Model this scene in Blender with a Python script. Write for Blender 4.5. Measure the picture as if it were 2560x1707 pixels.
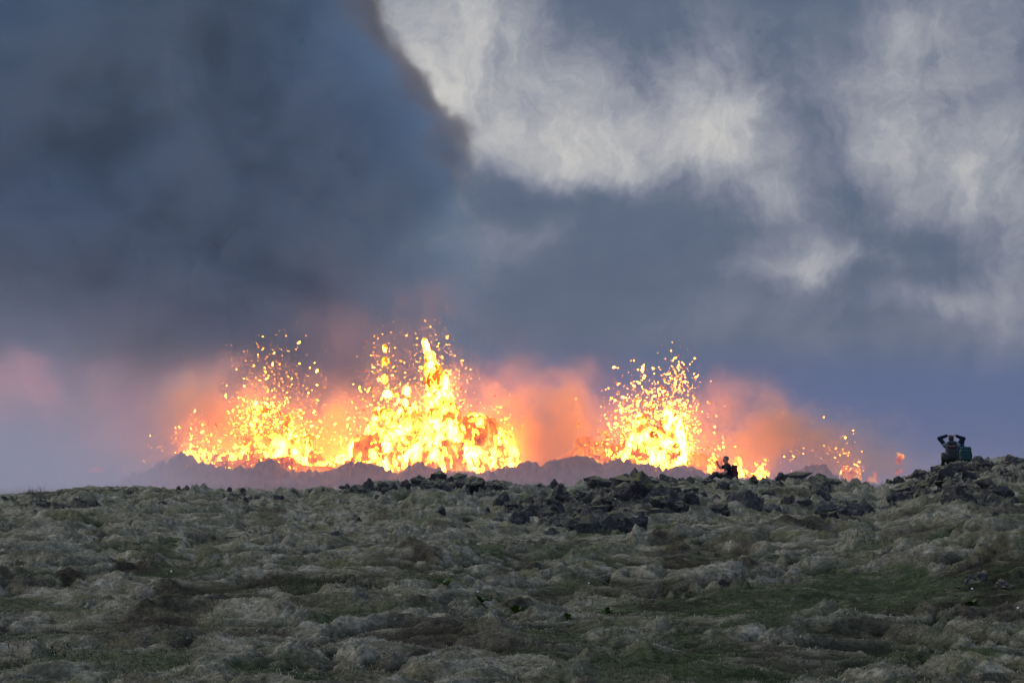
import bpy, bmesh, math, random
import numpy as np
from mathutils import Vector, Matrix, noise as mnoise

QUAL_COLS, QUAL_ROWS = 1300, 1000
scene = bpy.context.scene
COL = scene.collection
for _o in list(bpy.data.objects):
    bpy.data.objects.remove(_o)

# ------------------------------------------------------------------ camera
FOC = 7111.0            # focal length in pixels of a 2560 wide frame (100 mm on 36 mm)
HOR = 1290.0            # row of the camera's own level
EYE = 1.6
cam_data = bpy.data.cameras.new("camera")
cam_data.lens = 100.0
cam_data.sensor_width = 36.0
cam_data.shift_y = (HOR - 853.5) / 2560.0
cam_data.clip_start = 0.5
cam_data.clip_end = 12000.0
cam = bpy.data.objects.new("camera", cam_data)
COL.objects.link(cam)
cam.location = (0.0, 0.0, EYE)
cam.rotation_euler = (math.radians(90), 0, 0)
scene.camera = cam


def P(px, row, d):
    """a point seen at pixel (px,row) of the 2560 wide photograph, d metres away"""
    return Vector(((px - 1280.0) / FOC * d, d, EYE + (HOR - row) / FOC * d))


# ------------------------------------------------------------------ node helper
class NT:
    def __init__(self, tree):
        self.t = tree
        self.n = tree.nodes
        self.l = tree.links

    def node(self, kind, **kw):
        nd = self.n.new(kind)
        for k, v in kw.items():
            setattr(nd, k, v)
        return nd

    def put(self, sock, v):
        if hasattr(v, 'is_output') or isinstance(v, bpy.types.NodeSocket):
            self.l.new(v, sock)
        else:
            sock.default_value = v

    def m(self, op, a, b=None, c=None, clamp=False):
        nd = self.node('ShaderNodeMath', operation=op)
        nd.use_clamp = clamp
        self.put(nd.inputs[0], a)
        if b is not None:
            self.put(nd.inputs[1], b)
        if c is not None:
            self.put(nd.inputs[2], c)
        return nd.outputs[0]

    def vm(self, op, a, b=None):
        nd = self.node('ShaderNodeVectorMath', operation=op)
        self.put(nd.inputs[0], a)
        if b is not None:
            self.put(nd.inputs[1], b)
        return nd.outputs['Value'] if op in ('LENGTH', 'DOT_PRODUCT') else nd.outputs[0]

    def noise(self, vec, scale, detail=4.0, rough=0.5, color=False, dist=0.0, dim='3D'):
        nd = self.node('ShaderNodeTexNoise')
        nd.noise_dimensions = dim
        if vec is not None:
            self.put(nd.inputs['Vector'], vec)
        nd.inputs['Scale'].default_value = scale
        nd.inputs['Detail'].default_value = detail
        nd.inputs['Roughness'].default_value = rough
        nd.inputs['Distortion'].default_value = dist
        return nd.outputs['Color'] if color else nd.outputs[0]

    def ramp(self, fac, stops, interp='LINEAR'):
        nd = self.node('ShaderNodeValToRGB')
        nd.color_ramp.interpolation = interp
        el = nd.color_ramp.elements
        full = [(p_, (c[0], c[1], c[2], 1.0)) for p_, c in stops]
        el.remove(el[1])
        el[0].position, el[0].color = full[0]
        for p_, c in full[1:]:
            el.new(p_).color = c
        self.put(nd.inputs[0], fac)
        return nd.outputs[0]

    def mixc(self, fac, a, b, mode='MIX'):
        nd = self.node('ShaderNodeMix', data_type='RGBA', blend_type=mode)
        self.put(nd.inputs[0], fac)
        self.put(nd.inputs[6], a if not isinstance(a, tuple) or len(a) == 4 else (*a, 1.0))
        self.put(nd.inputs[7], b if not isinstance(b, tuple) or len(b) == 4 else (*b, 1.0))
        return nd.outputs[2]

    def rng(self, v, a, b, c=0.0, d=1.0, smooth=False):
        nd = self.node('ShaderNodeMapRange')
        if smooth:
            nd.interpolation_type = 'SMOOTHSTEP'
        self.put(nd.inputs[0], v)
        nd.inputs[1].default_value = a
        nd.inputs[2].default_value = b
        nd.inputs[3].default_value = c
        nd.inputs[4].default_value = d
        return nd.outputs[0]

    def gauss(self, vec, c, r):
        """exp(-|(vec-c)/r|^2)"""
        a = self.vm('SUBTRACT', vec, c)
        b = self.vm('MULTIPLY', a, (1.0 / r[0] if r[0] else 0.0, 1.0 / r[1] if r[1] else 0.0, 1.0 / r[2] if r[2] else 0.0))
        q = self.vm('DOT_PRODUCT', b, b)
        return self.m('EXPONENT', self.m('MULTIPLY', q, -1.0))


# ------------------------------------------------------------------ sky
SUN_EL, SUN_AZ = math.radians(30), math.radians(-62)   # azimuth from +Y towards +X
world = bpy.data.worlds.new("World")
scene.world = world
world.use_nodes = True
wt = NT(world.node_tree)
for nd in list(wt.n):
    wt.n.remove(nd)
wout = wt.node('ShaderNodeOutputWorld')
bg = wt.node('ShaderNodeBackground')
wt.l.new(bg.outputs[0], wout.inputs[0])
sky = wt.node('ShaderNodeTexSky', sky_type='NISHITA')
sky.sun_disc = False
sky.sun_elevation = math.radians(4)
sky.sun_rotation = SUN_AZ
sky.air_density = 1.5
sky.dust_density = 2.0
tc = wt.node('ShaderNodeTexCoord')
sep = wt.node('ShaderNodeSeparateXYZ')
wt.l.new(tc.outputs['Generated'], sep.inputs[0])
# cloud layer coordinates: direction scaled so that 1 unit = 1000 px of the wide frame
KS = FOC / 1000.0
comb = wt.node('ShaderNodeCombineXYZ')
wt.put(comb.inputs[0], wt.m('MULTIPLY', sep.outputs[0], KS))
wt.put(comb.inputs[1], wt.m('MULTIPLY', sep.outputs[2], KS))
wt.put(comb.inputs[2], wt.m('MULTIPLY', sep.outputs[1], 2.0))
flat = comb.outputs[0]
w1 = wt.vm('MULTIPLY', wt.vm('SUBTRACT', wt.noise(flat, 2.6, 6.0, 0.60, color=True), (0.5, 0.5, 0.5)), (0.36, 0.28, 0.0))
warped = wt.vm('ADD', flat, w1)
tot = None
CLOUDS = [  # px, row, rx, ry, amount
    (1110, 150, 170, 200, 1.25), (1240, 310, 160, 100, 0.75), (1400, 420, 150, 40, 0.62), (1560, 430, 90, 50, 0.40),
    (1500, 320, 200, 90, 0.34), (1820, 420, 90, 75, 0.50), (1800, 300, 110, 120, 0.42), (1650, 340, 90, 110, 0.30),
    (2230, 210, 150, 130, 0.52), (2170, 330, 90, 90, 0.25), (2350, 90, 200, 90, 0.22), (2380, 430, 120, 70, 0.50),
    (2230, 520, 180, 60, 0.26), (2540, 560, 70, 200, 0.42), (2010, 640, 95, 42, 0.62), (1930, 690, 90, 22, 0.35), (1945, 525, 50, 26, 0.52),
    (2130, 690, 90, 22, 0.30), (2345, 770, 95, 20, 0.48), (1235, 560, 95, 35, 0.28), (1700, 100, 300, 100, 0.14), (2450, 850, 260, 60, 0.12),
    (1950, 280, 700, 260, 0.12), (2040, 200, 110, 230, -0.42), (1500, 150, 130, 110, -0.24), (1235, 420, 70, 50, -0.95), (1280, 510, 130, 50, -0.35), (1380, 490, 220, 35, -0.2), (1700, 520, 260, 40, -0.16),
    (1400, 640, 400, 70, -0.16), (2545, 290, 60, 130, -0.42), (1800, 900, 900, 120, -0.10), (2240, 620, 150, 28, -0.2), (2000, 830, 300, 60, -0.02),
    (1470, 20, 120, 60, -0.28), (1900, 30, 260, 70, -0.12),
]
for px, row, rx, ry, am in CLOUDS:
    g = wt.gauss(warped, ((px - 1280) / 1000.0, (HOR - row) / 1000.0, 0.0), (rx * 1.65 / 1000.0, ry * 1.6 / 1000.0, 0))
    g = wt.m('MULTIPLY', g, am * 0.78)
    tot = g if tot is None else wt.m('ADD', tot, g)
fine_v = wt.vm('MULTIPLY', warped, (1.0, 0.62, 1.0))
tot = wt.m('SMOOTH_MIN', tot, 0.80, 0.45)
n1 = wt.noise(fine_v, 6.5, 10.0, 0.64)
n2 = wt.noise(flat, 1.6, 3.0, 0.5)
amp = wt.rng(tot, -0.1, 0.5, 0.35, 1.9)
fac = wt.m('ADD', tot, wt.m('MULTIPLY', wt.m('SUBTRACT', n1, 0.5), amp))
fac = wt.m('ADD', fac, wt.m('MULTIPLY', wt.m('SUBTRACT', n2, 0.5), 0.34))
fac = wt.m('ADD', wt.m('ADD', wt.m('MULTIPLY', fac, 0.74), wt.m('MULTIPLY', wt.m('SUBTRACT', wt.noise(wt.vm('MULTIPLY', flat, (1.0, 3.2, 1.0)), 1.5, 5.0, 0.55), 0.5), 0.42)), 0.185)
ccol = wt.ramp(fac, [(0.0, (0.085, 0.120, 0.192)), (0.16, (0.110, 0.146, 0.220)), (0.34, (0.185, 0.212, 0.282)),
                     (0.62, (0.32, 0.337, 0.39)), (1.0, (0.56, 0.555, 0.545))])
low = wt.rng(sep.outputs[2], (HOR - 1000) / FOC, (HOR - 820) / FOC, 1.0, 0.0, smooth=True)
ccol = wt.mixc(wt.m('MULTIPLY', low, 0.85), ccol, (0.088, 0.138, 0.285))
# the overcast is brighter towards the zenith
up = wt.rng(sep.outputs[2], 0.20, 0.75, 1.0, 2.3, smooth=True)
vs = wt.node('ShaderNodeVectorMath', operation='SCALE')
wt.put(vs.inputs[0], ccol)
back = wt.rng(sep.outputs[1], 0.0, -0.6, 1.0, 2.1, smooth=True)
wt.put(vs.inputs[3], wt.m('MULTIPLY', up, back))
vs2 = wt.node('ShaderNodeVectorMath', operation='SCALE')
wt.put(vs2.inputs[0], sky.outputs[0])
vs2.inputs[3].default_value = 0.004
wt.put(bg.inputs[0], wt.vm('ADD', vs.outputs[0], vs2.outputs[0]))
bg.inputs[1].default_value = 1.0
world.cycles.sampling_method = 'MANUAL'
world.cycles.sample_map_resolution = 512

sun_d = bpy.data.lights.new("sun", 'SUN')
sun_d.energy = 1.5
sun_d.angle = math.radians(12)
sun_d.color = (1.0, 0.95, 0.88)
sun = bpy.data.objects.new("sun", sun_d)
COL.objects.link(sun)
_dir = Vector((math.sin(SUN_AZ) * math.cos(SUN_EL), math.cos(SUN_AZ) * math.cos(SUN_EL), math.sin(SUN_EL)))
sun.rotation_euler = _dir.to_track_quat('Z', 'Y').to_euler()

vs_ = scene.view_settings
vs_.view_transform = 'Standard'
vs_.look = 'None'
vs_.exposure = 0.0
vs_.gamma = 1.0
scene.cycles.max_bounces = 6
scene.cycles.diffuse_bounces = 2
scene.cycles.glossy_bounces = 2
scene.cycles.transmission_bounces = 2
scene.cycles.volume_bounces = 2
scene.cycles.transparent_max_bounces = 12
scene.cycles.volume_max_steps = 128
scene.cycles.sample_clamp_indirect = 4.0
scene.cycles.use_adaptive_sampling = True
scene.cycles.adaptive_threshold = 0.03
scene.cycles.use_denoising = True


# ------------------------------------------------------------------ object helpers
def tag(o, label=None, cat=None, group=None, kind=None):
    if label:
        o['label'] = label
    if cat:
        o['category'] = cat
    if group:
        o['group'] = group
    if kind:
        o['kind'] = kind
    return o


def link(name, mesh, mat=None, parent=None, loc=None):
    o = bpy.data.objects.new(name, mesh)
    COL.objects.link(o)
    if mat is not None:
        mesh.materials.append(mat)
    if parent is not None:
        o.parent = parent
    if loc is not None:
        o.location = loc
    return o


def empty(name, loc=(0, 0, 0), rz=0.0):
    o = bpy.data.objects.new(name, None)
    o.empty_display_size = 0.3
    COL.objects.link(o)
    o.location = loc
    o.rotation_euler = (0, 0, rz)
    return o


def np_mesh(name, V, F, smooth=True, attrs=None):
    """mesh from an (n,3) array and an (m,3|4) face array"""
    V = np.ascontiguousarray(V, dtype=np.float32)
    F = np.ascontiguousarray(F, dtype=np.int32)
    me = bpy.data.meshes.new(name)
    me.vertices.add(len(V))
    me.vertices.foreach_set('co', V.ravel())
    k = F.shape[1]
    me.loops.add(F.size)
    me.loops.foreach_set('vertex_index', F.ravel())
    me.polygons.add(len(F))
    me.polygons.foreach_set('loop_start', np.arange(0, F.size, k, dtype=np.int32))
    me.update(calc_edges=True)
    me.polygons.foreach_set('use_smooth', np.full(len(F), smooth, dtype=bool))
    for nm, arr in (attrs or {}).items():
        a = me.attributes.new(nm, 'FLOAT', 'POINT')
        a.data.foreach_set('value', np.ascontiguousarray(arr, dtype=np.float32).ravel())
    me.validate()
    return me


def new_mat(name):
    m = bpy.data.materials.new(name)
    m.use_nodes = True
    t = NT(m.node_tree)
    for nd in list(t.n):
        t.n.remove(nd)
    out = t.node('ShaderNodeOutputMaterial')
    return m, t, out


def simple_mat(name, col, rough=0.8, spec=0.3, bump=0.0, scale=60.0, var=0.25):
    m, t, out = new_mat(name)
    b = t.node('ShaderNodeBsdfPrincipled')
    tc_ = t.node('ShaderNodeTexCoord')
    n = t.noise(tc_.outputs['Object'], scale, 4.0, 0.6)
    t.put(b.inputs['Base Color'], t.mixc(n, tuple(c * (1 - var) for c in col), tuple(min(1.0, c * (1 + var)) for c in col)))
    b.inputs['Roughness'].default_value = rough
    b.inputs['Specular IOR Level'].default_value = spec
    if bump:
        bp = t.node('ShaderNodeBump')
        bp.inputs['Strength'].default_value = bump
        bp.inputs['Distance'].default_value = 0.01
        t.put(bp.inputs['Height'], n)
        t.put(b.inputs['Normal'], bp.outputs[0])
    t.l.new(b.outputs[0], out.inputs[0])
    return m


# ------------------------------------------------------------------ numpy noise
_rs = np.random.RandomState(7)
_perm = _rs.permutation(256).astype(np.int32)
_perm = np.concatenate([_perm, _perm, _perm])
_ang = _rs.rand(256) * 2 * np.pi
_gx, _gy = np.cos(_ang).astype(np.float32), np.sin(_ang).astype(np.float32)


def perlin(x, y, seed=0):
    x = x + seed * 17.31
    y = y + seed * 9.73
    xi = np.floor(x).astype(np.int32)
    yi = np.floor(y).astype(np.int32)
    xf = (x - xi).astype(np.float32)
    yf = (y - yi).astype(np.float32)
    u = xf * xf * xf * (xf * (xf * 6 - 15) + 10)
    v = yf * yf * yf * (yf * (yf * 6 - 15) + 10)
    xi &= 255
    yi &= 255

    def g(ix, iy, fx, fy):
        h = _perm[_perm[ix & 255] + (iy & 255)]
        return _gx[h] * fx + _gy[h] * fy
    a = g(xi, yi, xf, yf)
    b = g(xi + 1, yi, xf - 1, yf)
    c = g(xi, yi + 1, xf, yf - 1)
    d = g(xi + 1, yi + 1, xf - 1, yf - 1)
    return (a + u * (b - a) + v * ((c + u * (d - c)) - (a + u * (b - a)))) * 1.5


def fbm(x, y, octv=4, seed=0, gain=0.5, lac=2.03):
    s, a, f = 0, 1.0, 1.0
    for k in range(octv):
        s = s + a * perlin(x * f, y * f, seed + k * 3)
        a *= gain
        f *= lac
    return s


def noise3(shape, cells, seed, octv=4, gain=0.55):
    """fractal 3-D noise in about -1..1 on a grid; cells = lattice cells along each axis for the first octave"""
    rs = np.random.RandomState(seed)
    out = np.zeros(shape, np.float32)
    a = 1.0
    tot = 0.0
    cells = np.array(cells, float)
    for k in range(octv):
        n = np.maximum(2, np.round(cells).astype(int))
        g = rs.uniform(-1, 1, n + 4).astype(np.float32)
        for ax in range(3):
            m = shape[ax]
            t = np.linspace(0, n[ax], m, endpoint=False) + 1.0
            i = np.floor(t).astype(int)
            f = (t - i).astype(np.float32)
            w = [((1 - f) ** 3) / 6, (3 * f ** 3 - 6 * f ** 2 + 4) / 6, (-3 * f ** 3 + 3 * f ** 2 + 3 * f + 1) / 6, f ** 3 / 6]
            sh = [1, 1, 1]
            sh[ax] = m
            g = sum(np.take(g, i - 1 + q, axis=ax) * w[q].reshape(sh) for q in range(4))
        out += a * g * 2.2
        tot += a
        a *= gain
        cells *= 2.0
    return out / tot


def surface_nets(F, origin, step):
    """isosurface F=0 (inside where F>0) of a 3-D grid: vertices and quads"""
    F = np.pad(F, 1, constant_values=-1.0)
    nx, ny, nz = F.shape
    S = F > 0
    acc = np.zeros((nx - 1, ny - 1, nz - 1, 3), np.float32)
    cnt = np.zeros((nx - 1, ny - 1, nz - 1), np.float32)
    offs = [(0, 0), (0, 1), (1, 0), (1, 1)]
    for ax in range(3):
        A = np.moveaxis(F, ax, 0)
        a, b = A[:-1], A[1:]
        cr = (a > 0) != (b > 0)
        t = np.where(cr, a / np.where(np.abs(a - b) < 1e-9, 1e-9, a - b), 0).astype(np.float32)
        for o1, o2 in offs:
            sl = (slice(None), slice(o1, cr.shape[1] - 1 + o1), slice(o2, cr.shape[2] - 1 + o2))
            c = np.moveaxis(cr[sl], 0, ax)
            tt = np.moveaxis(t[sl], 0, ax)
            other = [q for q in range(3) if q != ax]
            cnt += c
            acc[..., ax] += np.where(c, tt, 0)
            acc[..., other[0]] += c * float(o1)
            acc[..., other[1]] += c * float(o2)
    act = cnt > 0
    idx = -np.ones(act.shape, np.int64)
    idx[act] = np.arange(act.sum())
    I = np.argwhere(act).astype(np.float32)
    V = I + acc[act] / cnt[act][:, None]
    V = (V - 1.0) * np.array(step, np.float32) + np.array(origin, np.float32)
    quads = []
    for ax in range(3):
        o = [q for q in range(3) if q != ax]
        A = np.moveaxis(S, ax, 0)
        cr = A[:-1] != A[1:]
        pos = np.argwhere(cr)
        flip = A[:-1][cr]
        ok = (pos[:, 1] > 0) & (pos[:, 2] > 0) & (pos[:, 1] < act.shape[o[0]]) & (pos[:, 2] < act.shape[o[1]])
        pos, flip = pos[ok], flip[ok]
        J = np.moveaxis(idx, ax, 0)
        q = np.stack([J[pos[:, 0], pos[:, 1] - 1, pos[:, 2] - 1], J[pos[:, 0], pos[:, 1], pos[:, 2] - 1],
                      J[pos[:, 0], pos[:, 1], pos[:, 2]], J[pos[:, 0], pos[:, 1] - 1, pos[:, 2]]], 1)
        if ax == 1:
            flip = ~flip
        q[~flip] = q[~flip][:, ::-1]
        quads.append(q)
    return V, np.concatenate(quads)
# ------------------------------------------------------------------ the ground
SKY_PX = [-2500, 0, 200, 500, 700, 850, 950, 1050, 1150, 1250, 1330, 1420, 1500, 1580, 1700, 1900, 2000, 2100, 2190, 2240, 2300, 2350, 2420, 2500, 2560, 2700, 5000]
SKY_RW = [1262, 1242, 1235, 1227, 1225, 1219, 1209, 1197, 1195, 1203, 1213, 1213, 1202, 1196, 1196, 1200, 1199, 1203, 1213, 1203, 1184, 1168, 1154, 1147, 1144, 1138, 1110]
CR_PX = [-2500, 0, 350, 500, 800, 2200, 2350, 2600, 5000]
CR_D = [75, 78, 84, 92, 96, 96, 92, 90, 90]


def crest(px):
    r = np.interp(px, SKY_PX, SKY_RW)
    d = np.interp(px, CR_PX, CR_D)
    return r, d


BUMPS = [  # px, row, half-width px, half-depth m, height m  : knolls and hollows of the slope
    (1590, 1262, 150, 5.0, 0.42), (1420, 1285, 150, 5.0, 0.30), (2360, 1330, 330, 8.0, 0.28), (2180, 1480, 420, 4.0, -0.10),
    (1500, 1480, 400, 4.0, -0.15), (1060, 1405, 160, 2.0, 0.18), (1350, 1395, 220, 2.2, 0.20), (300, 1470, 300, 3.0, -0.14),
    (1900, 1340, 240, 4.0, 0.22), (1620, 1375, 160, 1.8, -0.16), (620, 1290, 180, 3.0, 0.14), (660, 1300, 120, 1.5, -0.10), (2420, 1250, 200, 3.0, 0.2),
    (1150, 1600, 500, 2.0, 0.10), (700, 1430, 200, 2.0, 0.12), (2480, 1430, 120, 1.5, 0.16), (500, 1640, 300, 1.2, 0.08), (2100, 1640, 400, 1.2, 0.08),
]


def base_z(x, y):
    """smooth height of the land (numpy arrays)"""
    d = np.maximum(y, 1.0)
    px = 1280 + x / d * FOC
    rw, D = crest(px)
    zc = EYE + (HOR - rw) / FOC * D
    z0 = EYE - 1.50
    t = (d - 22.0) / (D - 22.0)
    tt = np.clip(t, -0.35, 1.0)
    z = z0 + (zc - z0) * (tt * (1.0 - 0.10) + 0.10 * tt * tt * (3 - 2 * tt))
    # behind the crest the land falls, then the lava plain lies low as far as the vents
    past = np.clip(d - D, 0, None)
    z = z - 0.055 * past * (1 - np.exp(-past / 4.0))
    plain = EYE - 1.0 + 8.0 * np.clip((d - 200) / 500.0, 0, 1)
    # a second rise farther back on the left
    rw2 = np.interp(px, [-2500, 100, 225, 300, 390, 480, 600, 700, 800], [1240, 1218, 1211, 1212, 1218, 1223, 1230, 1236, 1260])
    z2 = EYE + (HOR - rw2) / FOC * 122.0
    k = np.exp(-((d - 122.0) / 13.0) ** 2)
    z = np.where(px < 800, np.maximum(z, z2 - (1 - k) * 6.0), z)
    wpl = np.clip((d - 150.0) / 60.0, 0, 1)
    z = z * (1 - wpl) + plain * wpl
    return z


def row_to_d(px, row):
    """distance at which the smooth land is seen at pixel (px,row)"""
    ds = np.exp(np.linspace(math.log(15), math.log(130), 1500))
    x = (px - 1280.0) / FOC * ds
    zz = base_z(x, ds)
    rr = HOR - (zz - EYE) / ds * FOC
    vis = np.minimum.accumulate(rr)
    i = np.searchsorted(-vis, -row)
    return float(ds[min(i, len(ds) - 1)])


BUMPS_W = []
for px, row, hw, hd, hh in BUMPS:
    d_ = row_to_d(px, row)
    BUMPS_W.append(((px - 1280) / FOC * d_, d_, hw / FOC * d_, hd, hh))

# dark rock shows through the moss here (px, row, half-width, half-height in px, strength)
ROCKY = [
    (1150, 1205, 130, 14, 1.3), (1230, 1218, 60, 8, 1.0), (900, 1212, 60, 10, 0.9), (1590, 1270, 110, 34, 1.1), (1700, 1262, 60, 26, 1.1),
    (1330, 1282, 70, 26, 1.1), (1460, 1310, 110, 28, 1.2), (1380, 1245, 40, 25, 0.9), (1540, 1205, 70, 8, 0.9), (1650, 1197, 80, 8, 1.0), (1930, 1197, 50, 7, 0.9), (1870, 1245, 70, 16, 0.8),
    (2060, 1196, 110, 7, 1.1), (2290, 1240, 90, 20, 0.9), (2370, 1190, 90, 22, 1.0), (2440, 1255, 110, 18, 1.0), (2520, 1180, 90, 26, 0.9),
    (2150, 1262, 110, 25, 0.6), (130, 1258, 110, 6, 0.9), (220, 1262, 40, 8, 1.0), (600, 1246, 80, 7, 0.8), (560, 1232, 30, 5, 0.8),
    (870, 1292, 40, 7, 0.6), (1680, 1385, 80, 20, 0.6), (1840, 1440, 40, 10, 0.7),
    (1010, 1300, 10, 8, 0.5), (1860, 1290, 120, 14, 0.5), (1100, 1400, 100, 12, 0.4), (1240, 1380, 60, 12, 0.4),
]
# grass and heath hollows
GREEN = [
    (2250, 1488, 520, 44, 2.2), (1750, 1500, 220, 34, 1.6), (1950, 1600, 300, 14, 0.8), (2400, 1630, 200, 14, 0.8), (1640, 1510, 100, 22, 0.8), (770, 1470, 70, 22, 1.1), (420, 1505, 90, 16, 1.1), (560, 1520, 60, 10, 0.8),
    (60, 1490, 90, 20, 0.9), (1240, 1530, 260, 26, 0.8), (950, 1500, 120, 20, 0.8), (1500, 1660, 420, 16, 1.0), (300, 1590, 260, 20, 0.7), (100, 1400, 60, 10, 0.6),
    (320, 1350, 90, 10, 0.7), (1720, 1690, 300, 14, 0.9), (1760, 1660, 200, 20, 0.9), (2300, 1560, 200, 20, 0.6), (620, 1600, 120, 16, 0.6), (1200, 1560, 140, 16, 0.5),
]
# brown, dead heather
BROWN = [
    (2450, 1430, 60, 22, 1.2),
    (1390, 1375, 100, 20, 1.2), (1690, 1375, 60, 24, 1.2), (430, 1460, 110, 20, 1.1), (170, 1440, 90, 12, 0.9), (350, 1412, 60, 12, 1.0), (1290, 1515, 60, 14, 1.0), (1740, 1400, 80, 14, 1.1),
    (1850, 1410, 60, 16, 0.9), (1040, 1405, 60, 14, 0.9), (920, 1410, 50, 14, 0.9), (1320, 1430, 120, 10, 1.0), (100, 1610, 100, 14, 0.9), (1130, 1620, 80, 16, 0.7),
    (2500, 1500, 60, 24, 0.9), (540, 1350, 80, 10, 0.8), (2050, 1350, 120, 12, 0.6), (640, 1275, 80, 7, 0.9), (2330, 1660, 120, 12, 0.7), (420, 1560, 120, 14, 0.8),
]


SKY_FIX = None


def land(x, y, want_masks=False):
    """height of the mossy lava field at x,y with its hummocks, plus masks"""
    d = np.maximum(y, 1.0)
    z = base_z(x, y)
    near = np.clip((160.0 - d) / 60.0, 0, 1) * np.clip((d - 8) / 6, 0, 1)
    bump = np.zeros_like(z)
    for bx, by, wx, wy, hh in BUMPS_W:
        bump += hh * np.exp(-((x - bx) / wx) ** 2 - ((y - by) / wy) ** 2)
    px = 1280 + x / d * FOC
    row = HOR - (z - EYE) / d * FOC
    wx_ = fbm(x * 0.35, y * 0.35, 3, 11) * 0.9
    wy_ = fbm(x * 0.35, y * 0.35, 3, 23) * 0.9
    rpx = px + perlin(x * 0.9, y * 0.5, 77) * 55 + perlin(x * 2.6, y * 1.6, 78) * 22
    rrow = row + perlin(x * 0.9, y * 0.5, 79) * 12 + perlin(x * 2.6, y * 1.6, 80) * 5

    def msk(lst, seed):
        m = np.zeros_like(z)
        for cx, cy, hw, hh_, s in lst:
            m = np.maximum(m, s * np.exp(-(((rpx - cx) / hw) ** 2 + ((rrow - cy) / (hh_ * 1.0)) ** 2) * 0.7))
        m = m + 0.34 * fbm(x * 0.8, y * 0.55, 4, seed)
        return m
    vis = (d < 150) & (np.abs(px - 1280) < 2200)
    rock = np.clip((msk(ROCKY, 31) - 0.62) / 0.16, 0, 1) * vis
    green = np.clip((msk(GREEN, 47) + 0.0 - 0.46) / 0.30, 0, 1) * vis
    brown = np.clip((msk(BROWN, 59) - 0.44) / 0.26, 0, 1) * vis
    heath = fbm(x * 0.55 + 3.1, y * 0.30, 5, 131, 0.6)
    lowf = np.clip((70.0 - d) / 40.0, 0, 1)
    hm = np.clip((heath - 0.34 + 0.52 * lowf) / 0.34, 0, 1) * vis
    green = np.maximum(green, hm * np.clip(0.5 + 1.6 * perlin(x * 0.4, y * 0.3, 141), 0, 1) * 0.9)
    brown = np.maximum(brown, hm * np.clip(0.45 - 1.6 * perlin(x * 0.4, y * 0.3, 141), 0, 1) * 0.85)
    # moss cushions: rounded tops, sharp creases, at several sizes
    X, Y = x * 0.74 + wx_, y * 0.95 + wy_
    b1 = np.abs(perlin(X * 0.55, Y * 0.55, 1))
    b2 = np.abs(perlin(X * 1.25 + b1, Y * 1.25, 2))
    b3 = np.abs(perlin(X * 2.7, Y * 2.7 + b2, 3))
    b4 = np.abs(perlin(X * 5.8 + b3, Y * 5.8, 4))
    b5 = np.abs(perlin(X * 12.0, Y * 12.0, 5))
    h = 0.36 * b1 + 0.31 * b2 + 0.15 * b3 + 0.060 * b4 + 0.026 * b5
    h = h - 0.22
    h = h + 0.16 * fbm(x * 0.16, y * 0.16, 3, 91)
    hs = 1.0 - 0.45 * np.clip(green, 0, 1)
    # bare lava: crusty, angular
    r1 = 1.0 - np.abs(perlin(X * 1.1, Y * 1.4, 6)) * 2.0
    r2 = 1.0 - np.abs(perlin(X * 2.6, Y * 3.1, 7)) * 2.0
    r3 = np.abs(perlin(x * 6.5, y * 6.5, 8))
    r4 = np.abs(perlin(x * 14.0, y * 14.0, 9))
    cell = np.floor(perlin(X * 1.9, Y * 1.9, 10) * 3.2) / 3.2
    rk = 0.06 + 0.10 * r1 + 0.09 * r2 + 0.09 * cell + 0.12 * r3 + 0.07 * r4
    scale = 0.72 + 0.30 * np.clip((d - 24) / 70, 0, 1)
    # flatten undulation at the crest so that the skyline keeps its line
    zz = z + bump * near + near * scale * (h * hs * (1 - rock) + rk * 0.95 * rock)
    if SKY_FIX is not None:
        zz = zz + np.interp(px, SKY_FIX[0], SKY_FIX[1]) * np.clip((d - 35.0) / 50.0, 0, 1) * np.clip((150.0 - d) / 20.0, 0, 1)
    if want_masks:
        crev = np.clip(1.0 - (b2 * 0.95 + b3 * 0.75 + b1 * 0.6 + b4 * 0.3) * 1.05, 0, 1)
        return zz, rock, green, brown, crev
    return zz


# measure where the hummocky skyline really falls and bring it to the photographed one
_px = np.linspace(-200, 2760, 120)
_dd = np.linspace(62, 135, 220)
for _it in range(2):
    _PX, _DD = np.meshgrid(_px, _dd)
    _Z = land(((_PX - 1280) / FOC * _DD).ravel(), _DD.ravel()).reshape(_PX.shape)
    _R = HOR - (_Z - EYE) / _DD * FOC
    _top = _R.min(0)
    _tgt = np.interp(_px, [-2500, 0, 200, 340, 440, 500] + SKY_PX[4:], [1262, 1240, 1218, 1215, 1220, 1224] + SKY_RW[4:])
    _e = (_top - _tgt)
    _e = np.convolve(np.pad(_e, 3, mode='edge'), np.ones(7) / 7, 'valid') * 95.0 / FOC
    SKY_FIX = (_px, _e if SKY_FIX is None else SKY_FIX[1] + _e)


def land_z(x, y):
    return float(land(np.array([x], float), np.array([y], float))[0])


def _axis(parts):
    out = []
    for a, b, n in parts:
        out.append(np.linspace(a, b, n, endpoint=False))
    return np.concatenate(out + [np.array([parts[-1][1]])])


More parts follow.
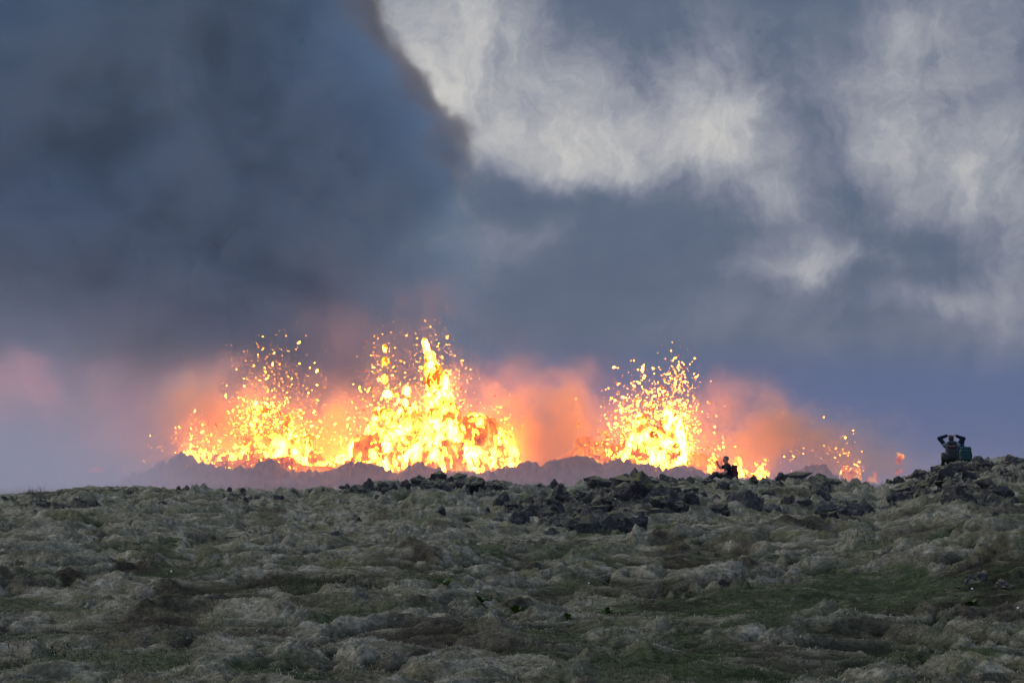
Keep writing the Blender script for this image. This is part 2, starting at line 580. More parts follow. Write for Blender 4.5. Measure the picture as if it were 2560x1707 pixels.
NC = QUAL_COLS
us = _axis([(-8, -1.2, 8), (-1.2, -0.21, 60), (-0.21, 0.21, NC), (0.21, 1.2, 60), (1.2, 8, 8)])
ds = np.exp(_axis([(math.log(2.5), math.log(19), 26), (math.log(19), math.log(128), QUAL_ROWS), (math.log(128), math.log(260), 70), (math.log(260), math.log(6000), 50)]))
UU, DD = np.meshgrid(us, ds)
GX, GY = (UU * DD).ravel(), DD.ravel()
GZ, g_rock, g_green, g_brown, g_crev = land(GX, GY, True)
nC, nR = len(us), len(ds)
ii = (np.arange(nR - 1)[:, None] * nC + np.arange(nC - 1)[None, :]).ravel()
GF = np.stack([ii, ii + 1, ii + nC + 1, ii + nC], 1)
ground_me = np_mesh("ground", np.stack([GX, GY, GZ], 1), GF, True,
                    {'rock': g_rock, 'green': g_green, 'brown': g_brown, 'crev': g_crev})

gm, t, out = new_mat("moss_ground")
b = t.node('ShaderNodeBsdfPrincipled')
b.inputs['Roughness'].default_value = 0.95
b.inputs['Specular IOR Level'].default_value = 0.12
geo = t.node('ShaderNodeNewGeometry')
pos = geo.outputs['Position']


def att(t, nm):
    a = t.node('ShaderNodeAttribute', attribute_name=nm)
    return a.outputs['Fac']


nA = t.noise(pos, 0.55, 4, 0.6)
nB = t.noise(pos, 2.3, 5, 0.65)
nC_ = t.noise(pos, 14.0, 5, 0.75)
nD = t.noise(pos, 60.0, 3, 0.7)
stw = t.vm('ADD', pos, t.vm('MULTIPLY', t.noise(pos, 1.5, 2, 0.5, color=True), (0.5, 0.5, 0.5)))
stv = t.vm('MULTIPLY', stw, (0.30, 0.6, 1.0))
strand = t.noise(stv, 38.0, 3, 0.75, dist=1.2)
moss = t.mixc(t.rng(nA, 0.35, 0.65), (0.215, 0.195, 0.140), (0.178, 0.175, 0.090))
moss = t.mixc(t.m('MULTIPLY', t.rng(nB, 0.42, 0.72), 0.8), moss, (0.60, 0.55, 0.44))
moss = t.mixc(t.m('MULTIPLY', t.rng(t.noise(pos, 1.1, 4, 0.6), 0.56, 0.70), 0.65), moss, (0.125, 0.125, 0.04))
moss = t.mixc(t.rng(nC_, 0.36, 0.62), t.mixc(0.72, moss, (0.045, 0.042, 0.028)), moss)
moss = t.mixc(t.m('MULTIPLY', t.rng(strand, 0.35, 0.65), 0.55), moss, t.mixc(1.0, moss, (1.7, 1.62, 1.5), 'MULTIPLY'))
moss = t.mixc(t.m('MULTIPLY', t.rng(att(t, 'crev'), 0.12, 0.55), 0.92), moss, (0.030, 0.030, 0.016))  # darker moss in the hollows, plus crease shade painted into the colour
grn = t.mixc(t.rng(nC_, 0.3, 0.7), (0.013, 0.022, 0.006), (0.056, 0.085, 0.022))
brn = t.mixc(t.rng(nC_, 0.3, 0.7), (0.014, 0.009, 0.006), (0.060, 0.043, 0.030))
c = t.mixc(t.m('MULTIPLY', t.m('MULTIPLY', att(t, 'green'), t.rng(nB, 0.32, 0.5)), 0.9), moss, grn)
c = t.mixc(t.m('MULTIPLY', t.m('MULTIPLY', att(t, 'brown'), t.rng(nB, 0.30, 0.52)), 0.9), c, brn)
rockc = t.mixc(t.rng(nC_, 0.3, 0.7), (0.030, 0.029, 0.032), (0.115, 0.108, 0.108))
rockc = t.mixc(t.m('MULTIPLY', t.rng(t.noise(pos, 9.0, 3, 0.6), 0.60, 0.68), 0.7), rockc, (0.24, 0.24, 0.235))
upn = t.node('ShaderNodeSeparateXYZ')
t.put(upn.inputs[0], geo.outputs['Normal'])
cap = t.m('MULTIPLY', t.rng(upn.outputs[2], 0.60, 0.88), t.rng(nB, 0.40, 0.50))
rk_f = t.m('MULTIPLY', att(t, 'rock'), t.m('SUBTRACT', 1.0, t.m('MULTIPLY', cap, 0.85)))
c = t.mixc(rk_f, c, rockc)
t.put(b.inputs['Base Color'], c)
hgt = t.m('ADD', t.m('MULTIPLY', nC_, 0.55), t.m('ADD', t.m('MULTIPLY', strand, 0.30), t.m('MULTIPLY', nD, 0.18)))
bp = t.node('ShaderNodeBump')
bp.inputs['Strength'].default_value = 1.0
bp.inputs['Distance'].default_value = 0.12
t.put(bp.inputs['Height'], hgt)
t.put(b.inputs['Normal'], bp.outputs[0])
t.l.new(b.outputs[0], out.inputs[0])
ground = link("ground", ground_me, gm)
tag(ground, kind='structure')
# ------------------------------------------------------------------ eruption
DV = 800.0
PPM = FOC / DV          # 8.9 px of the wide frame per metre at the vents


def lava_mat(name, lo, hi, mul=1.0, sc=0.55, veins=True):
    m, t, out = new_mat(name)
    e = t.node('ShaderNodeEmission')
    geo = t.node('ShaderNodeNewGeometry')
    p = geo.outputs['Position']
    pv = t.vm('MULTIPLY', p, (1.0, 1.0, 0.6))
    n1 = t.noise(pv, sc * 0.42, 5, 0.66, dist=0.7)
    n2 = t.noise(pv, sc * 2.2, 4, 0.65, dist=0.5)
    heat = t.node('ShaderNodeAttribute', attribute_name='hotness')
    f = t.m('ADD', t.m('MULTIPLY', t.m('SUBTRACT', n1, 0.5), 3.0), t.m('MULTIPLY', t.m('SUBTRACT', n2, 0.5), 0.75))
    f = t.m('ADD', f, heat.outputs['Fac'])
    f = t.rng(f, lo, hi)
    # thin, cooling lava: golden to orange
    thin = t.ramp(f, [(0.0, (0.30, 0.022, 0.001)), (0.22, (0.80, 0.085, 0.003)), (0.45, (1.0, 0.20, 0.006)), (0.66, (1.0, 0.36, 0.020)), (1.0, (1.0, 0.62, 0.10))])
    thick = t.ramp(f, [(0.0, (0.60, 0.050, 0.002)), (0.20, (1.0, 0.22, 0.008)), (0.36, (1.0, 0.32, 0.014)), (0.60, (1.0, 0.28, 0.015)), (1.0, (1.0, 0.265, 0.013))])
    s1 = t.rng(f, 0.3, 1.0, 1.15, 1.7)
    s2 = t.rng(f, 0.32, 0.86, 1.15, 140.0)
    core = t.rng(heat.outputs['Fac'], 0.60, 0.84)
    a1 = t.vm('MULTIPLY', thin, t.vm('ADD', (0, 0, 0), s1))
    a2 = t.vm('MULTIPLY', thick, t.vm('ADD', (0, 0, 0), s2))
    t.put(e.inputs[0], t.mixc(core, a1, a2))
    e.inputs[1].default_value = mul
    t.l.new(e.outputs[0], out.inputs[0])
    return m


LAVA_HOT = lava_mat("molten_lava_hot", 0.0, 1.0, 1.0)
LAVA_SPAT = lava_mat("molten_spatter", 0.0, 1.0, 1.0, sc=1.2)


def lava_body(name, blobs, seed, depth=11.0, amp=0.62, vox=0.24, d=DV, cells_m=2.6, vstretch=1.5, flat_noise=0.0, octv=5, heat_lo=0.30, heat_hi=0.95, off=0.0):
    """torn molten mass: soft blobs (px,row,rx,ry[,strength]) in the wide frame's pixels, ragged by 3-D noise.
       Returns mesh (world coordinates)"""
    k = FOC / d
    xs = [((b[0] - 1280) / k, b[2] / k) for b in blobs]
    zs = [(EYE + (HOR - b[1]) / k, b[3] / k) for b in blobs]
    x0, x1 = min(x - 1.35 * r for x, r in xs), max(x + 1.35 * r for x, r in xs)
    z0, z1 = min(z - 1.35 * r for z, r in zs), max(z + 1.35 * r for z, r in zs)
    nx, ny, nz = int((x1 - x0) / vox) + 1, int(depth * 1.5 / vox / 1.6) + 1, int((z1 - z0) / vox) + 1
    X = (x0 + np.arange(nx) * vox).astype(np.float32)[:, None, None]
    Y = ((np.arange(ny) - (ny - 1) / 2) * vox * 1.6).astype(np.float32)[None, :, None]
    Z = (z0 + np.arange(nz) * vox).astype(np.float32)[None, None, :]
    E = np.full((nx, ny, nz), -3.0, np.float32)
    for (cx, rx), (cz, rz), b in zip(xs, zs, blobs):
        s = b[4] if len(b) > 4 else 1.0
        ry = min(depth * 0.5, max(rx * 0.8, 1.2))
        q = ((X - cx) / rx) ** 2 + ((Z - cz) / rz) ** 2 + (Y / ry) ** 2
        E = np.maximum(E, s * (1.15 - q) - (1 - s) * 0.35)
    n = noise3(E.shape, (nx * vox / cells_m, ny * vox * 1.6 / cells_m, nz * vox / (cells_m * vstretch)), seed, octv, 0.74)
    r = noise3(E.shape, (nx * vox / cells_m * 1.6, ny * vox * 1.6 / cells_m * 1.6, nz * vox / (cells_m * vstretch * 1.9) * 1.6), seed + 7, 3, 0.7)
    F = E * 0.8 + n * amp * 1.45 + (0.22 - np.abs(r) * 1.5) * amp * 0.75 + off
    V, Q = surface_nets(F, (x0, d - (ny - 1) / 2 * vox * 1.6, z0), (vox, vox * 1.6, vox))
    # heat: core hot, tips cooler
    i = np.clip(np.round((V - np.array([x0, d - (ny - 1) / 2 * vox * 1.6, z0])) / np.array([vox, vox * 1.6, vox])).astype(int), 0, np.array(E.shape) - 1)
    e = E[i[:, 0], i[:, 1], i[:, 2]]
    heat = heat_lo + (heat_hi - heat_lo) * np.clip((e + 0.9) / 1.5, 0, 1)
    return V, Q, heat


def clots(spots, seed, d=DV, heat=(0.22, 0.80)):
    """flying clots: spots = (px,row,sx,sy,count,size_px)"""
    rs = np.random.RandomState(seed)
    bm = bmesh.new()
    bmesh.ops.create_icosphere(bm, subdivisions=2, radius=1.0)
    tv = np.array([v.co[:] for v in bm.verts], np.float32)
    tf = np.array([[v.index for v in f.verts] for f in bm.faces], np.int32)
    bm.free()
    k = FOC / d
    Vs, Fs, Hs = [], [], []
    nv = 0
    for px, row, sx, sy, cnt, size in spots:
        for _ in range(int(cnt * 2.4)):
            gx, gz = rs.normal() * sx, rs.normal() * sy
            x, z = (px + gx - 1280) / k, EYE + (HOR - (row - gz)) / k
            y = d + rs.normal() * 3.5
            r = 0.27 * size * min(4.0, rs.pareto(2.2) + 0.35) / k
            f1 = rs.normal(size=3) * 1.1
            f2 = rs.normal(size=3) * 2.2
            w = 1 + 0.55 * np.sin(tv @ f1 * 2 + rs.rand() * 6) + 0.32 * np.sin(tv @ f2 * 2 + rs.rand() * 6)
            v = tv * w[:, None]
            ax = rs.normal(size=3)
            ax[1] *= 0.3
            ax /= np.linalg.norm(ax)
            st = 1.0 + rs.rand() ** 1.5 * 3.0
            v = v + np.outer(v @ ax, ax) * (st - 1)
            v = v * (r / st ** 0.45) + np.array([x, y, z])
            Vs.append(v)
            Fs.append(tf + nv)
            nv += len(tv)
            Hs.append(np.full(len(tv), heat[0] + (heat[1] - heat[0]) * rs.rand() ** 0.7))
    return np.concatenate(Vs), np.concatenate(Fs), np.concatenate(Hs)


def fountain(name, label, body, spots, seed, base, loc_px, d=DV, mat=None, **kw):
    root = empty(name, P(loc_px[0], loc_px[1], d))
    tag(root, label, 'lava fountain', 'lava fountains along the fissure')
    o = np.array(root.location)
    if body:
        V, Q, H = lava_body(name, body, seed, d=d, **kw)
        link(base, np_mesh(base, V - o, Q, True, {'hotness': H}), mat or LAVA_HOT, root)
    if spots:
        V, Fc, H = clots(spots, seed + 50, d)
        s = link('spatter', np_mesh('spatter', V - o, Fc, True, {'hotness': H}), LAVA_SPAT, root)
        s['kind'] = 'stuff'
    return root


fountain('lava_fountain', 'tallest lava fountain, a bright yellow spire above a broad white-hot mass', [
    (1062, 856, 7, 9, 0.8), (1066, 872, 8, 16, 0.95), (1074, 890, 14, 16, 0.9), (1082, 925, 20, 26, 0.95), (1093, 960, 27, 32), (1098, 1000, 33, 36), (1105, 1045, 40, 42),
    (1105, 1095, 52, 48), (1120, 1130, 66, 52), (1100, 1150, 80, 44), (1190, 1070, 34, 34), (1205, 1105, 52, 50), (1180, 1150, 70, 50), (1245, 1140, 42, 44), (1275, 1150, 24, 38),
    (1000, 1100, 26, 40, 0.55), (1030, 1060, 22, 60, 0.45), (1040, 1150, 60, 42), (1120, 1185, 100, 30), (1240, 1175, 60, 30),
], [(1080, 900, 24, 40, 160, 1.2), (1062, 1000, 16, 60, 190, 1.7), (1135, 1000, 20, 60, 190, 1.7), (1240, 1080, 36, 40, 120, 2.0), (1010, 1070, 22, 50, 140, 2.5)],
    101, 'lava_column', (1130, 1200), depth=13.0, amp=0.60, off=0.10, cells_m=2.2)

fountain('lava_fountain', 'lava fountain left of the tallest spire, torn into high floating yellow clots', [
    (962, 868, 6, 7, 0.9), (963, 903, 9, 10, 0.85), (961, 948, 9, 12, 0.8), (967, 985, 14, 12, 0.9), (985, 987, 12, 6, 0.8), (1017, 977, 11, 13, 0.95), (1014, 1010, 7, 14, 0.9), (1005, 1030, 12, 14, 0.8),
    (965, 1035, 24, 13, 0.9), (942, 1045, 12, 10, 0.8), (978, 1054, 14, 9, 0.9), (930, 1072, 16, 18), (960, 1100, 40, 30, 0.8), (905, 1125, 34, 34), (945, 1140, 60, 38), (1000, 1125, 44, 38, 0.85),
    (860, 1155, 24, 20, 0.9), (975, 1170, 70, 26), (900, 1165, 60, 24), (840, 1172, 22, 12, 0.7),
], [(960, 960, 28, 60, 160, 2.4), (985, 1060, 40, 40, 190, 3.0), (870, 1110, 30, 40, 90, 2.0), (930, 1010, 30, 50, 60, 1.8)],
    202, 'lava_column', (945, 1200), depth=11.0, amp=0.72, off=0.03, heat_hi=0.88, cells_m=1.8, vox=0.22)

fountain('lava_fountain', 'wide lava fountain on the left, a loose fan of yellow spatter over a dome-shaped rim', [
    (662, 1024, 20, 8, 0.62), (636, 1085, 9, 24, 0.60), (668, 1105, 52, 28, 0.40), (722, 1075, 13, 34, 0.85), (712, 1125, 30, 30, 0.62), (625, 1130, 32, 22, 0.75), (660, 1142, 60, 18, 0.62),
    (735, 1140, 18, 28, 0.8), (770, 1130, 14, 46, 0.6), (775, 1150, 26, 28, 0.7), (600, 1150, 60, 22, 0.7), (800, 1165, 40, 16, 0.7),
], [(665, 1070, 52, 46, 560, 2.2), (700, 1040, 52, 50, 200, 2.0), (690, 950, 50, 45, 70, 1.6), (770, 1110, 26, 40, 120, 2.1), (640, 1100, 45, 34, 260, 2.6), (660, 1030, 26, 16, 50, 3.6), (650, 880, 55, 35, 16, 1.4), (680, 960, 60, 70, 110, 0.9)],
    303, 'lava_column', (680, 1200), depth=9.0, amp=0.80, heat_hi=0.84, cells_m=1.8, vox=0.22, off=0.0)

fountain('lava_fountain', 'red-orange curtain of lava low behind the left rim, half veiled by mist', [
    (600, 1165, 60, 14, 0.8), (560, 1168, 30, 10, 0.6), (690, 1160, 60, 16, 0.7), (800, 1178, 50, 12, 0.7), (580, 1180, 30, 14, 0.8), (745, 1172, 30, 12, 0.7),
], [(640, 1165, 90, 12, 160, 2.2)], 313, 'lava_column', (650, 1205), d=DV - 14, depth=5.0, amp=0.6, heat_lo=0.05, heat_hi=0.50)

fountain('lava_fountain', 'small yellow lava fountain at the far left end of the crater rim', [
    (478, 1122, 8, 12, 0.7), (500, 1135, 36, 14, 0.85), (520, 1140, 26, 20, 0.7), (472, 1132, 18, 8, 0.9), (505, 1150, 34, 12, 0.9), (525, 1158, 20, 12, 0.9),
], [(505, 1115, 26, 30, 130, 2.3), (490, 1075, 10, 24, 26, 2.2), (430, 1130, 36, 24, 22, 2.2)],
    404, 'lava_column', (505, 1200), depth=6.0, amp=0.6, heat_hi=0.86, cells_m=2.4)

fountain('lava_fountain', 'broad bright lava fountain on the right, white-hot at the bottom and spraying sparks', [
    (1672, 1035, 14, 22, 0.62), (1603, 1048, 16, 14, 0.62), (1680, 1070, 26, 34, 0.9), (1690, 1105, 24, 40), (1595, 1105, 26, 24), (1625, 1110, 50, 38, 0.95), (1660, 1130, 56, 36),
    (1575, 1135, 30, 34, 0.8), (1540, 1140, 22, 24, 0.65), (1700, 1135, 24, 34, 0.9), (1620, 1155, 66, 24), (1690, 1160, 34, 22), (1672, 1172, 30, 14), (1580, 1160, 40, 20),
], [(1640, 1060, 50, 42, 420, 2.6), (1600, 1010, 45, 45, 190, 2.2), (1690, 1000, 28, 50, 260, 1.9), (1700, 950, 22, 36, 90, 1.6), (1550, 1100, 28, 36, 190, 2.2), (1725, 1090, 16, 40, 90, 2.0), (1705, 925, 20, 20, 16, 1.7)],
    505, 'lava_column', (1640, 1205), depth=11.0, amp=0.74, cells_m=1.9, off=0.03)

fountain('lava_fountain', 'low burst of yellow lava just behind the man with the phone', [
    (1780, 1175, 26, 14, 0.8), (1795, 1165, 24, 20, 0.6), (1845, 1165, 10, 22, 0.8), (1855, 1183, 20, 10, 0.9), (1812, 1160, 10, 12, 0.6), (1785, 1152, 5, 12, 0.8), (1875, 1188, 22, 6, 0.8), (1790, 1186, 50, 8, 0.9),
], [(1790, 1150, 26, 26, 50, 2.0), (1775, 1110, 20, 30, 14, 2.6)], 606, 'lava_column', (1815, 1205), depth=5.0, amp=0.5, heat_hi=0.88, cells_m=1.8, off=0.1)

fountain('lava_fountain', 'small pointed yellow flare of lava right of the man with the red backpack', [
    (1903, 1172, 7, 10, 0.9), (1905, 1184, 18, 12, 0.9), (1895, 1190, 20, 8, 0.8),
], [(1900, 1165, 14, 12, 20, 1.8)], 616, 'lava_column', (1905, 1205), depth=4.0, amp=0.5, heat_hi=0.86, cells_m=1.8)

fountain('lava_fountain', 'orange lava fountain near the right end, low and spiky against pink steam', [
    (2115, 1178, 10, 12, 0.9), (2135, 1185, 14, 12, 0.85), (2146, 1178, 6, 12, 0.8), (2130, 1195, 26, 10, 0.9), (2075, 1195, 16, 8, 0.7),
], [(2080, 1130, 40, 28, 40, 1.3), (2000, 1140, 30, 22, 24, 1.4), (2115, 1165, 22, 20, 50, 1.5), (2040, 1070, 60, 30, 12, 1.1), (2120, 1185, 18, 8, 30, 1.8)],
    707, 'lava_column', (2120, 1208), depth=5.0, amp=0.6, heat_lo=0.15, heat_hi=0.62, cells_m=2.0, off=0.05)

fountain('lava_fountain', 'lava fountain standing beyond the left edge of the picture', [
    (-330, 1080, 34, 60, 0.8), (-330, 1140, 80, 50), (-430, 1160, 60, 34)], None, 818, 'lava_column', (-340, 1205), depth=11.0, amp=0.6, vox=0.5)

fountain('lava_fountain', 'tiny fading red-orange lava jet at the right foot of the steam', [
    (2188, 1190, 5, 11, 0.8), (2178, 1198, 8, 8, 0.7), (2182, 1204, 14, 6, 0.8),
], None, 717, 'lava_column', (2184, 1208), depth=3.0, amp=0.5, heat_lo=0.0, heat_hi=0.4, cells_m=1.8)

for (pts, lab, sd) in (([(2252, 1142, 8, 7), (2246, 1152, 5, 9), (2245, 1133, 3, 2)], 'hooked orange lava clot flying high at the right', 81),
                       ([(2248, 1176, 7, 5), (2243, 1182, 5, 4)], 'dull pink lava clot falling below the hooked clot', 82),
                       ([(1445, 1063, 4, 7), (1448, 1056, 2, 6)], 'lone pear-shaped yellow clot in the orange steam left of the bubbling dome', 83),
                       ([(1512, 1083, 7, 6), (1518, 1092, 5, 5), (1497, 1086, 4, 3)], 'forked yellow lava clot just above the bubbling dome', 84)):
    V, Q, H = lava_body('clot', pts, sd, depth=2.0, amp=0.3, vox=0.16, cells_m=1.2, heat_lo=0.25 if sd != 82 else 0.0, heat_hi=0.7 if sd != 82 else 0.25, off=0.15)
    oc = V.mean(0)
    tag(link('lava_clot', np_mesh('lava_clot', V - oc, Q, True, {'hotness': H}), LAVA_SPAT, loc=oc), lab, 'lava clot')

# bubbling domes: darker orange crust with bright tears
LAVA_DOME = lava_mat("molten_dome", 0.0, 1.0, 1.0, sc=1.6)


def dome(label, body, seed, loc, d=DV + 2):
    root = empty('lava_dome', P(loc[0], loc[1], d))
    tag(root, label, 'lava dome', 'bubbling domes of lava')
    V, Q, H = lava_body('dome', body, seed, depth=9.0, amp=0.16, vox=0.26, d=d, cells_m=3.4, heat_lo=0.12, heat_hi=0.36, off=0.1)
    o = np.array(root.location)
    link('dome_crust', np_mesh('dome_crust', V - o, Q, True, {'hotness': H * 0 + 0.40}), LAVA_DOME, root)
    return root


dome('round bubbling orange dome with a second hump, left of the right-hand fountain', [(1462, 1125, 28, 32), (1505, 1135, 22, 32), (1440, 1150, 34, 22), (1480, 1160, 50, 24), (1410, 1155, 40, 10), (1535, 1155, 20, 16)], 91, (1475, 1205))
dome('sloping orange lava dome between the right-hand fountain and the man', [(1738, 1152, 34, 20), (1725, 1165, 40, 20), (1765, 1175, 26, 14), (1790, 1186, 26, 8)], 92, (1745, 1205))

V, Q, H = lava_body('glow', [(240, 1174, 16, 7, 0.95), (226, 1176, 12, 5), (256, 1177, 7, 4)], 95, depth=3.0, amp=0.25, vox=0.22, d=DV - 10, heat_lo=0.1, heat_hi=0.35)
oc = V.mean(0)
tag(link('lava_pool', np_mesh('lava_pool', V - oc, Q, True, {'hotness': H}), LAVA_DOME, loc=oc), 'small pink-red patch of lava glowing alone through the mist on the left', 'lava')

# crater rim of spatter, one dark ridge in front of the vents
RIM = [(340, 1215), (392, 1160), (400, 1157), (415, 1160), (430, 1140), (455, 1134), (475, 1138), (500, 1155), (540, 1166), (560, 1170), (575, 1176), (590, 1187), (600, 1178), (612, 1167), (626, 1168), (634, 1178),
       (645, 1158), (662, 1150), (685, 1151), (700, 1163), (712, 1176), (740, 1180), (770, 1182), (800, 1178), (840, 1174), (860, 1160), (895, 1154), (930, 1160), (955, 1172), (975, 1186), (1000, 1185), (1015, 1175),
       (1040, 1160), (1055, 1158), (1070, 1167), (1085, 1172), (1092, 1185), (1110, 1189), (1116, 1180), (1150, 1177), (1180, 1182), (1195, 1185), (1230, 1180), (1260, 1166), (1285, 1170), (1300, 1160), (1330, 1155), (1350, 1166),
       (1365, 1160), (1375, 1152), (1410, 1148), (1450, 1140), (1470, 1142), (1490, 1158), (1500, 1166), (1520, 1156), (1540, 1149), (1560, 1152), (1580, 1160), (1620, 1158), (1640, 1168), (1660, 1178), (1680, 1172), (1700, 1163),
       (1730, 1168), (1760, 1184), (1790, 1192), (1850, 1200), (1900, 1204), (1980, 1190), (2010, 1170), (2035, 1160), (2055, 1166), (2075, 1190), (2110, 1204), (2300, 1225), (2900, 1240)]
rx_ = np.array([q[0] for q in RIM], float)
rr_ = np.array([q[1] for q in RIM], float)
DR = DV - 22.0
kx = np.linspace(60, 2700, 2200)
ky = np.linspace(-26, 26, 110)
KX, KY = np.meshgrid(kx, ky)
kxx = (KX - 1280) / FOC * DR
wob = perlin(kxx * 0.12, KY * 0.09, 5) * 14
rowr = np.interp(KX + wob * np.clip(np.abs(KY) / 10, 0, 1) * 6, rx_, rr_)
hz = EYE + (HOR - rowr) / FOC * DR
basez = EYE + 6.8
prof = np.exp(-(KY / 15.0) ** 2)
KZ = basez + (hz - basez) * prof + (fbm(kxx * 0.40, KY * 0.40, 6, 41, 0.6) * 0.4 + np.abs(perlin(kxx * 0.45, KY * 0.25, 43)) * 1.3 + np.abs(perlin(kxx * 1.3, KY * 0.9, 44)) * 0.20 - 0.5) * (0.8 + np.clip(np.abs(KY) / 8, 0, 1))
KZ -= (np.abs(KY) > 24) * 3.0
n1_, n2_ = KX.shape
ii = (np.arange(n1_ - 1)[:, None] * n2_ + np.arange(n2_ - 1)[None, :]).ravel()
rim_me = np_mesh('crater_rim', np.stack([kxx.ravel(), (DR + KY).ravel(), KZ.ravel()], 1), np.stack([ii, ii + 1, ii + n2_ + 1, ii + n2_], 1))
rim_mat = simple_mat('spatter_crust', (0.10, 0.065, 0.062), 0.95, 0.2, bump=1.0, scale=2.0)
tag(link('hills', rim_me, rim_mat), kind='structure')
# ------------------------------------------------------------------ smoke, steam, mist
def box(name, x0, x1, y0, y1, z0, z1):
    V = np.array([(x, y, z) for x in (x0, x1) for y in (y0, y1) for z in (z0, z1)], float)
    F_ = np.array([(0, 1, 3, 2), (4, 6, 7, 5), (0, 4, 5, 1), (2, 3, 7, 6), (0, 2, 6, 4), (1, 5, 7, 3)])
    return np_mesh(name, V, F_, False)


def vol_mat(name, step):
    m, t, out = new_mat(name)
    v = t.node('ShaderNodeVolumePrincipled')
    t.l.new(v.outputs[0], out.inputs['Volume'])
    m.cycles.volume_sampling = 'MULTIPLE_IMPORTANCE'
    m.cycles.volume_step_rate = step
    g = t.node('ShaderNodeNewGeometry')
    return m, t, v, g.outputs['Position']


# the great plume, drifting left behind the vents
DP = 1020.0
kP = FOC / DP
px2x = lambda px: (px - 1280) / kP
rw2z = lambda r: EYE + (HOR - r) / kP
pm, t, v, pos = vol_mat("plume_smoke", 0.4)
sp = t.node('ShaderNodeSeparateXYZ')
t.put(sp.inputs[0], pos)
z_lo, z_hi = rw2z(760), rw2z(-420)
fc = t.node('ShaderNodeFloatCurve')
cv = fc.mapping.curves[0]
EDGE = [(760, 1135), (640, 1165), (520, 1165), (440, 1185), (380, 1190), (335, 1185), (300, 1140), (260, 1105), (200, 1062), (130, 1015), (60, 985), (0, 962), (-120, 930), (-420, 850)]
exn = lambda px: (px - 700) / 600.0
pts = [((rw2z(r) - z_lo) / (z_hi - z_lo), exn(px)) for r, px in EDGE]
cv.points[0].location = pts[0]
cv.points[1].location = pts[-1]
for q in pts[1:-1]:
    cv.points.new(*q)
fc.mapping.update()
t.put(fc.inputs[1], t.rng(sp.outputs[2], z_lo, z_hi))
edge_x = t.m('ADD', t.m('MULTIPLY', fc.outputs[0], 600.0 / kP), px2x(700))
pos_f = t.vm('MULTIPLY', pos, (1.0, 0.3, 1.0))
nz = t.noise(pos_f, 0.075, 6, 0.66)
nz2 = t.noise(pos_f, 0.016, 2, 0.5)
dist = t.m('ADD', t.m('SUBTRACT', edge_x, sp.outputs[0]), t.m('MULTIPLY', t.m('SUBTRACT', nz, 0.5), 40.0))
dist = t.m('ADD', dist, t.m('MULTIPLY', t.m('ABSOLUTE', t.m('SUBTRACT', sp.outputs[1], DP)), -0.10))
soft = t.rng(sp.outputs[2], rw2z(400), rw2z(680), 1.0, 9.0, smooth=True)
den = t.rng(t.m('DIVIDE', dist, soft), -2.0, 6.0, 0.0, 1.0, smooth=True)
den = t.m('MULTIPLY', den, t.rng(t.noise(pos_f, 0.028, 4, 0.6), 0.36, 0.64, 0.45, 1.55))
den = t.m('MULTIPLY', den, t.rng(sp.outputs[2], rw2z(1180), rw2z(900), 0.30, 1.0, smooth=True))
t.put(v.inputs['Density'], t.m('MULTIPLY', den, 0.055))
t.put(v.inputs['Color'], t.mixc(t.m('ADD', t.rng(dist, 1.0, 13.0), t.rng(sp.outputs[2], rw2z(370), rw2z(520), 0.0, 1.0), clamp=True), (0.74, 0.60, 0.50), t.mixc(t.rng(t.noise(pos_f, 0.014, 3, 0.55), 0.38, 0.62), (0.58, 0.82, 0.975), (0.70, 0.90, 1.0))))  # brown fringe: tint of light through thin smoke, put into the edge colour

v.inputs['Anisotropy'].default_value = 0.1
plume = link('smoke', box('smoke', px2x(-900), px2x(1330), DP - 60, DP + 60, EYE + 6, rw2z(-400)), pm)
tag(plume, 'great dark blue-grey smoke plume filling the left half of the sky', kind='stuff')

# steam lit by the lava, wrapped round the vents
sm, t, v, pos = vol_mat("steam_glow", 0.6)
sp = t.node('ShaderNodeSeparateXYZ')
t.put(sp.inputs[0], pos)
pos_s = t.vm('MULTIPLY', pos, (1.0, 0.35, 1.0))
wv = t.vm('ADD', pos, t.vm('MULTIPLY', t.vm('SUBTRACT', t.noise(pos_s, 0.055, 4, 0.62, color=True), (0.5, 0.5, 0.5)), (30.0, 0.0, 28.0)))
DS = DV + 22.0
kS = FOC / DS
STEAM = [  # px,row,rx,ry,amount
    (400, 1080, 200, 80, 0.35), (700, 1110, 130, 70, 0.5), (1240, 1120, 90, 70, 0.6), (1400, 1130, 120, 50, 0.5),
    (520, 1090, 150, 100, 1.0), (620, 1010, 90, 60, 0.55), (820, 1100, 90, 80, 0.9), (1000, 1120, 260, 60, 0.5), (1300, 1080, 120, 100, 1.15), (1420, 1060, 60, 80, 0.5),
    (1600, 1120, 180, 70, 0.35), (1880, 1110, 110, 100, 0.62), (2020, 1120, 110, 70, 0.50), (2180, 1150, 110, 60, 0.55), (1930, 1040, 60, 60, 0.3), (900, 860, 220, 110, 0.04), (1050, 760, 90, 50, 0.03),
    (300, 1040, 260, 80, 0.10), (-40, 970, 260, 60, 0.40), (1250, 1000, 500, 70, 0.06),
]
tot = None
for px, row, rx, ry, am in STEAM:
    g_ = t.m('MULTIPLY', t.gauss(wv, ((px - 1280) / kS, 0, EYE + (HOR - row) / kS), (rx / kS, 0, ry / kS)), am)
    tot = g_ if tot is None else t.m('ADD', tot, g_)
tot = t.m('MULTIPLY', tot, t.rng(t.noise(pos_s, 0.07, 4, 0.62), 0.40, 0.60, 0.25, 1.5))
t.put(v.inputs['Density'], t.m('MULTIPLY', tot, 0.068))
